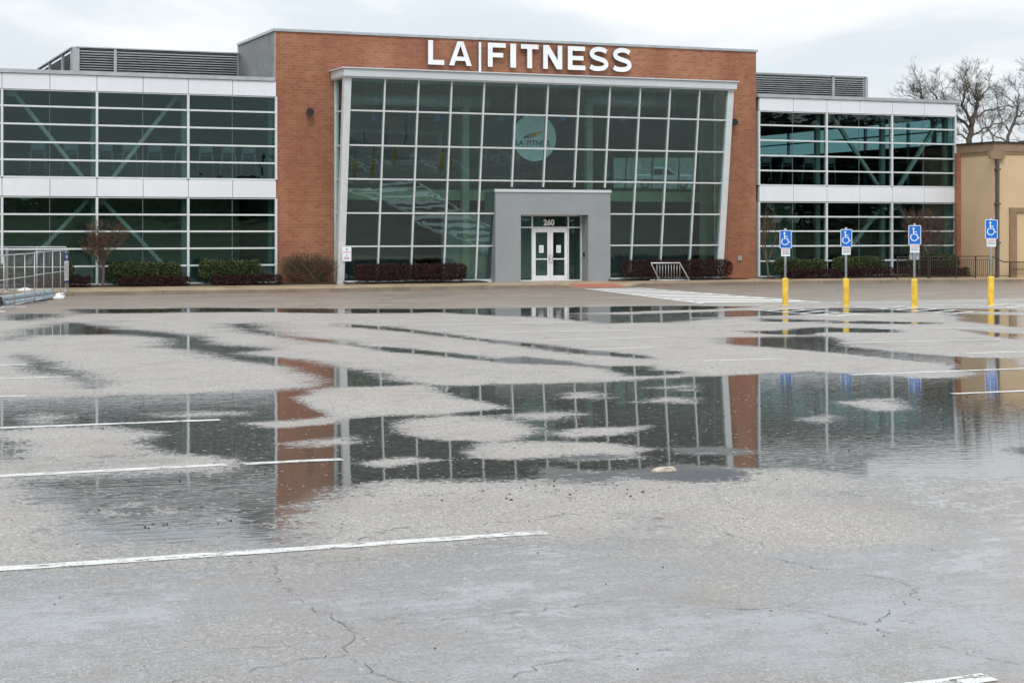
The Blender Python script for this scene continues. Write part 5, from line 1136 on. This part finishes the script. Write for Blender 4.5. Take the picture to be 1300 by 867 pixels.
for cx, cy, n_, sp in ((2.75, 13.2, 20, .25), (2.6, 15.6, 20, .5), (5.0, 13.6, 24, .7), (6.4, 13.7, 24, .6), (7.2, 13.2, 22, .6), (2.3, 13.9, 12, .5)):
    for _ in range(n_): pebble(rr.gauss(cx, sp), rr.gauss(cy, sp * .4), rr.choice((.004, .005, .006, .008, .012)) * rr.uniform(.8, 1.3))
for _ in range(60): pebble(rr.uniform(1, 9), rr.uniform(7.5, 13), rr.uniform(.003, .008))
for _ in range(40): pebble(rr.uniform(1.5, 16), rr.uniform(14, 26), rr.uniform(.006, .016))
tag(m.build('loose_gravel', leafy('mixed_loose_stones', [(.03, .03, .03), (.07, .062, .055), (.16, .14, .12), (.3, .27, .24)], .75)), 'dark bits of broken asphalt scattered over the lot', 'gravel', kind='stuff')

# ------------------------------------------------------------------ seen only as mirror images in the glass
def pickup(loc, rz_):
    o = empty('pickup_truck', loc, rz_)       # length along x, nose towards +x
    def side(poly, hw, name, mat_, par=o, bev=.05):
        bm = bmesh.new(); a = [bm.verts.new((x, -hw, z)) for x, z in poly]; f = bm.faces.new(a); r = bmesh.ops.extrude_face_region(bm, geom=[f])
        for v in r['geom']:
            if isinstance(v, bmesh.types.BMVert): v.co.y = hw
        bmesh.ops.recalc_face_normals(bm, faces=bm.faces); bmesh.ops.bevel(bm, geom=list(bm.edges), offset=bev, segments=2, affect='EDGES')
        mb = MB(); mb.frombm(bm); return mb.build(name, mat_, par)
    side([(-2.7, .55), (-2.15, .5), (-2.0, .85), (-1.7, .98), (-1.35, .85), (-1.2, .45), (1.2, .45), (1.35, .85), (1.7, .98), (2.05, .85), (2.2, .5), (2.75, .55), (2.78, .95), (2.6, 1.12), (1.2, 1.2), (-2.7, 1.2)], .95, 'body', M['truck'])
    cab = side([(-1.15, 1.2), (1.15, 1.2), (.35, 1.82), (-.95, 1.86)], .82, 'cab', M['truck'])
    for x0, x1, x2, x3 in ((-1.0, -.1, -.12, -.85), (.0, .95, .32, .0)):
        for s in (-1, 1):
            m = MB(); m.hexa([(x0, s * .80, 1.24), (x1, s * .80, 1.24), (x1, s * .826, 1.24), (x0, s * .826, 1.24), (x3, s * .80, 1.74), (x2, s * .80, 1.74), (x2, s * .826, 1.74), (x3, s * .826, 1.74)]); m.build('window', M['carglass'], cab)
    for x in (-1.7, 1.7):
        for s in (-1, 1):
            m = MB(); m.tube([(x, s * .72, .39), (x, s * .96, .39)], .39, 24); wh = m.build('wheel', M['rubber'], o); m = MB(); m.tube([(x, s * .9, .39), (x, s * .975, .39)], .23, 16); m.build('rim', M['galv'], wh)
    for s in (-1, 1):
        m = MB(); m.cbox(-2.73, -2.6, s * .8 - .1, s * .8 + .1, .85, 1.15, .02); m.build('tail_lamp', M['tail'], o); m = MB(); m.cbox(2.62, 2.79, s * .7 - .16, s * .7 + .16, .8, .98, .02); m.build('headlight', M['white'], o)
    tag(o, 'silver white crew cab pickup truck mirrored in the upper right of the glass front', 'pickup truck'); return o
pickup((6.9, -3.6, 0), R(-22))
def far_wood():
    rr = random.Random(12); mb = MB()
    for i in range(300):
        x = rr.uniform(-60, 260); y = rr.uniform(-128, -84); h = rr.uniform(3.5, 6.5) if x < 70 else rr.uniform(12, 19); z = 2.5
        for k in range(90):
            a = rr.uniform(0, 6.28); f = rr.random() ** .7; r_ = (2.2 + .25 * h) * math.sin(math.pi * (.12 + .8 * f)) * rr.uniform(.3, 1)
            p = Vector((x + r_ * math.cos(a), y + r_ * math.sin(a), z + h * (.1 + .9 * f))); leaf(mb, p, (rnd_dir(rr) + Vector((0, 0, .5))).normalized(), rr.uniform(1.0, 2.2), .6, rr)
        mb.tube([(x, y, 0), (x, y, z + h * .7)], [.3, .1], 4, 0, False, False)
    tag(mb.build('far_wood', leafy('dull_far_foliage', [(.03, .034, .024), (.045, .05, .03), (.06, .06, .042)], .8), recalc=False), 'dark wood on the bank behind the viewer, mirrored in the windows', 'wood', kind='stuff')
far_wood()
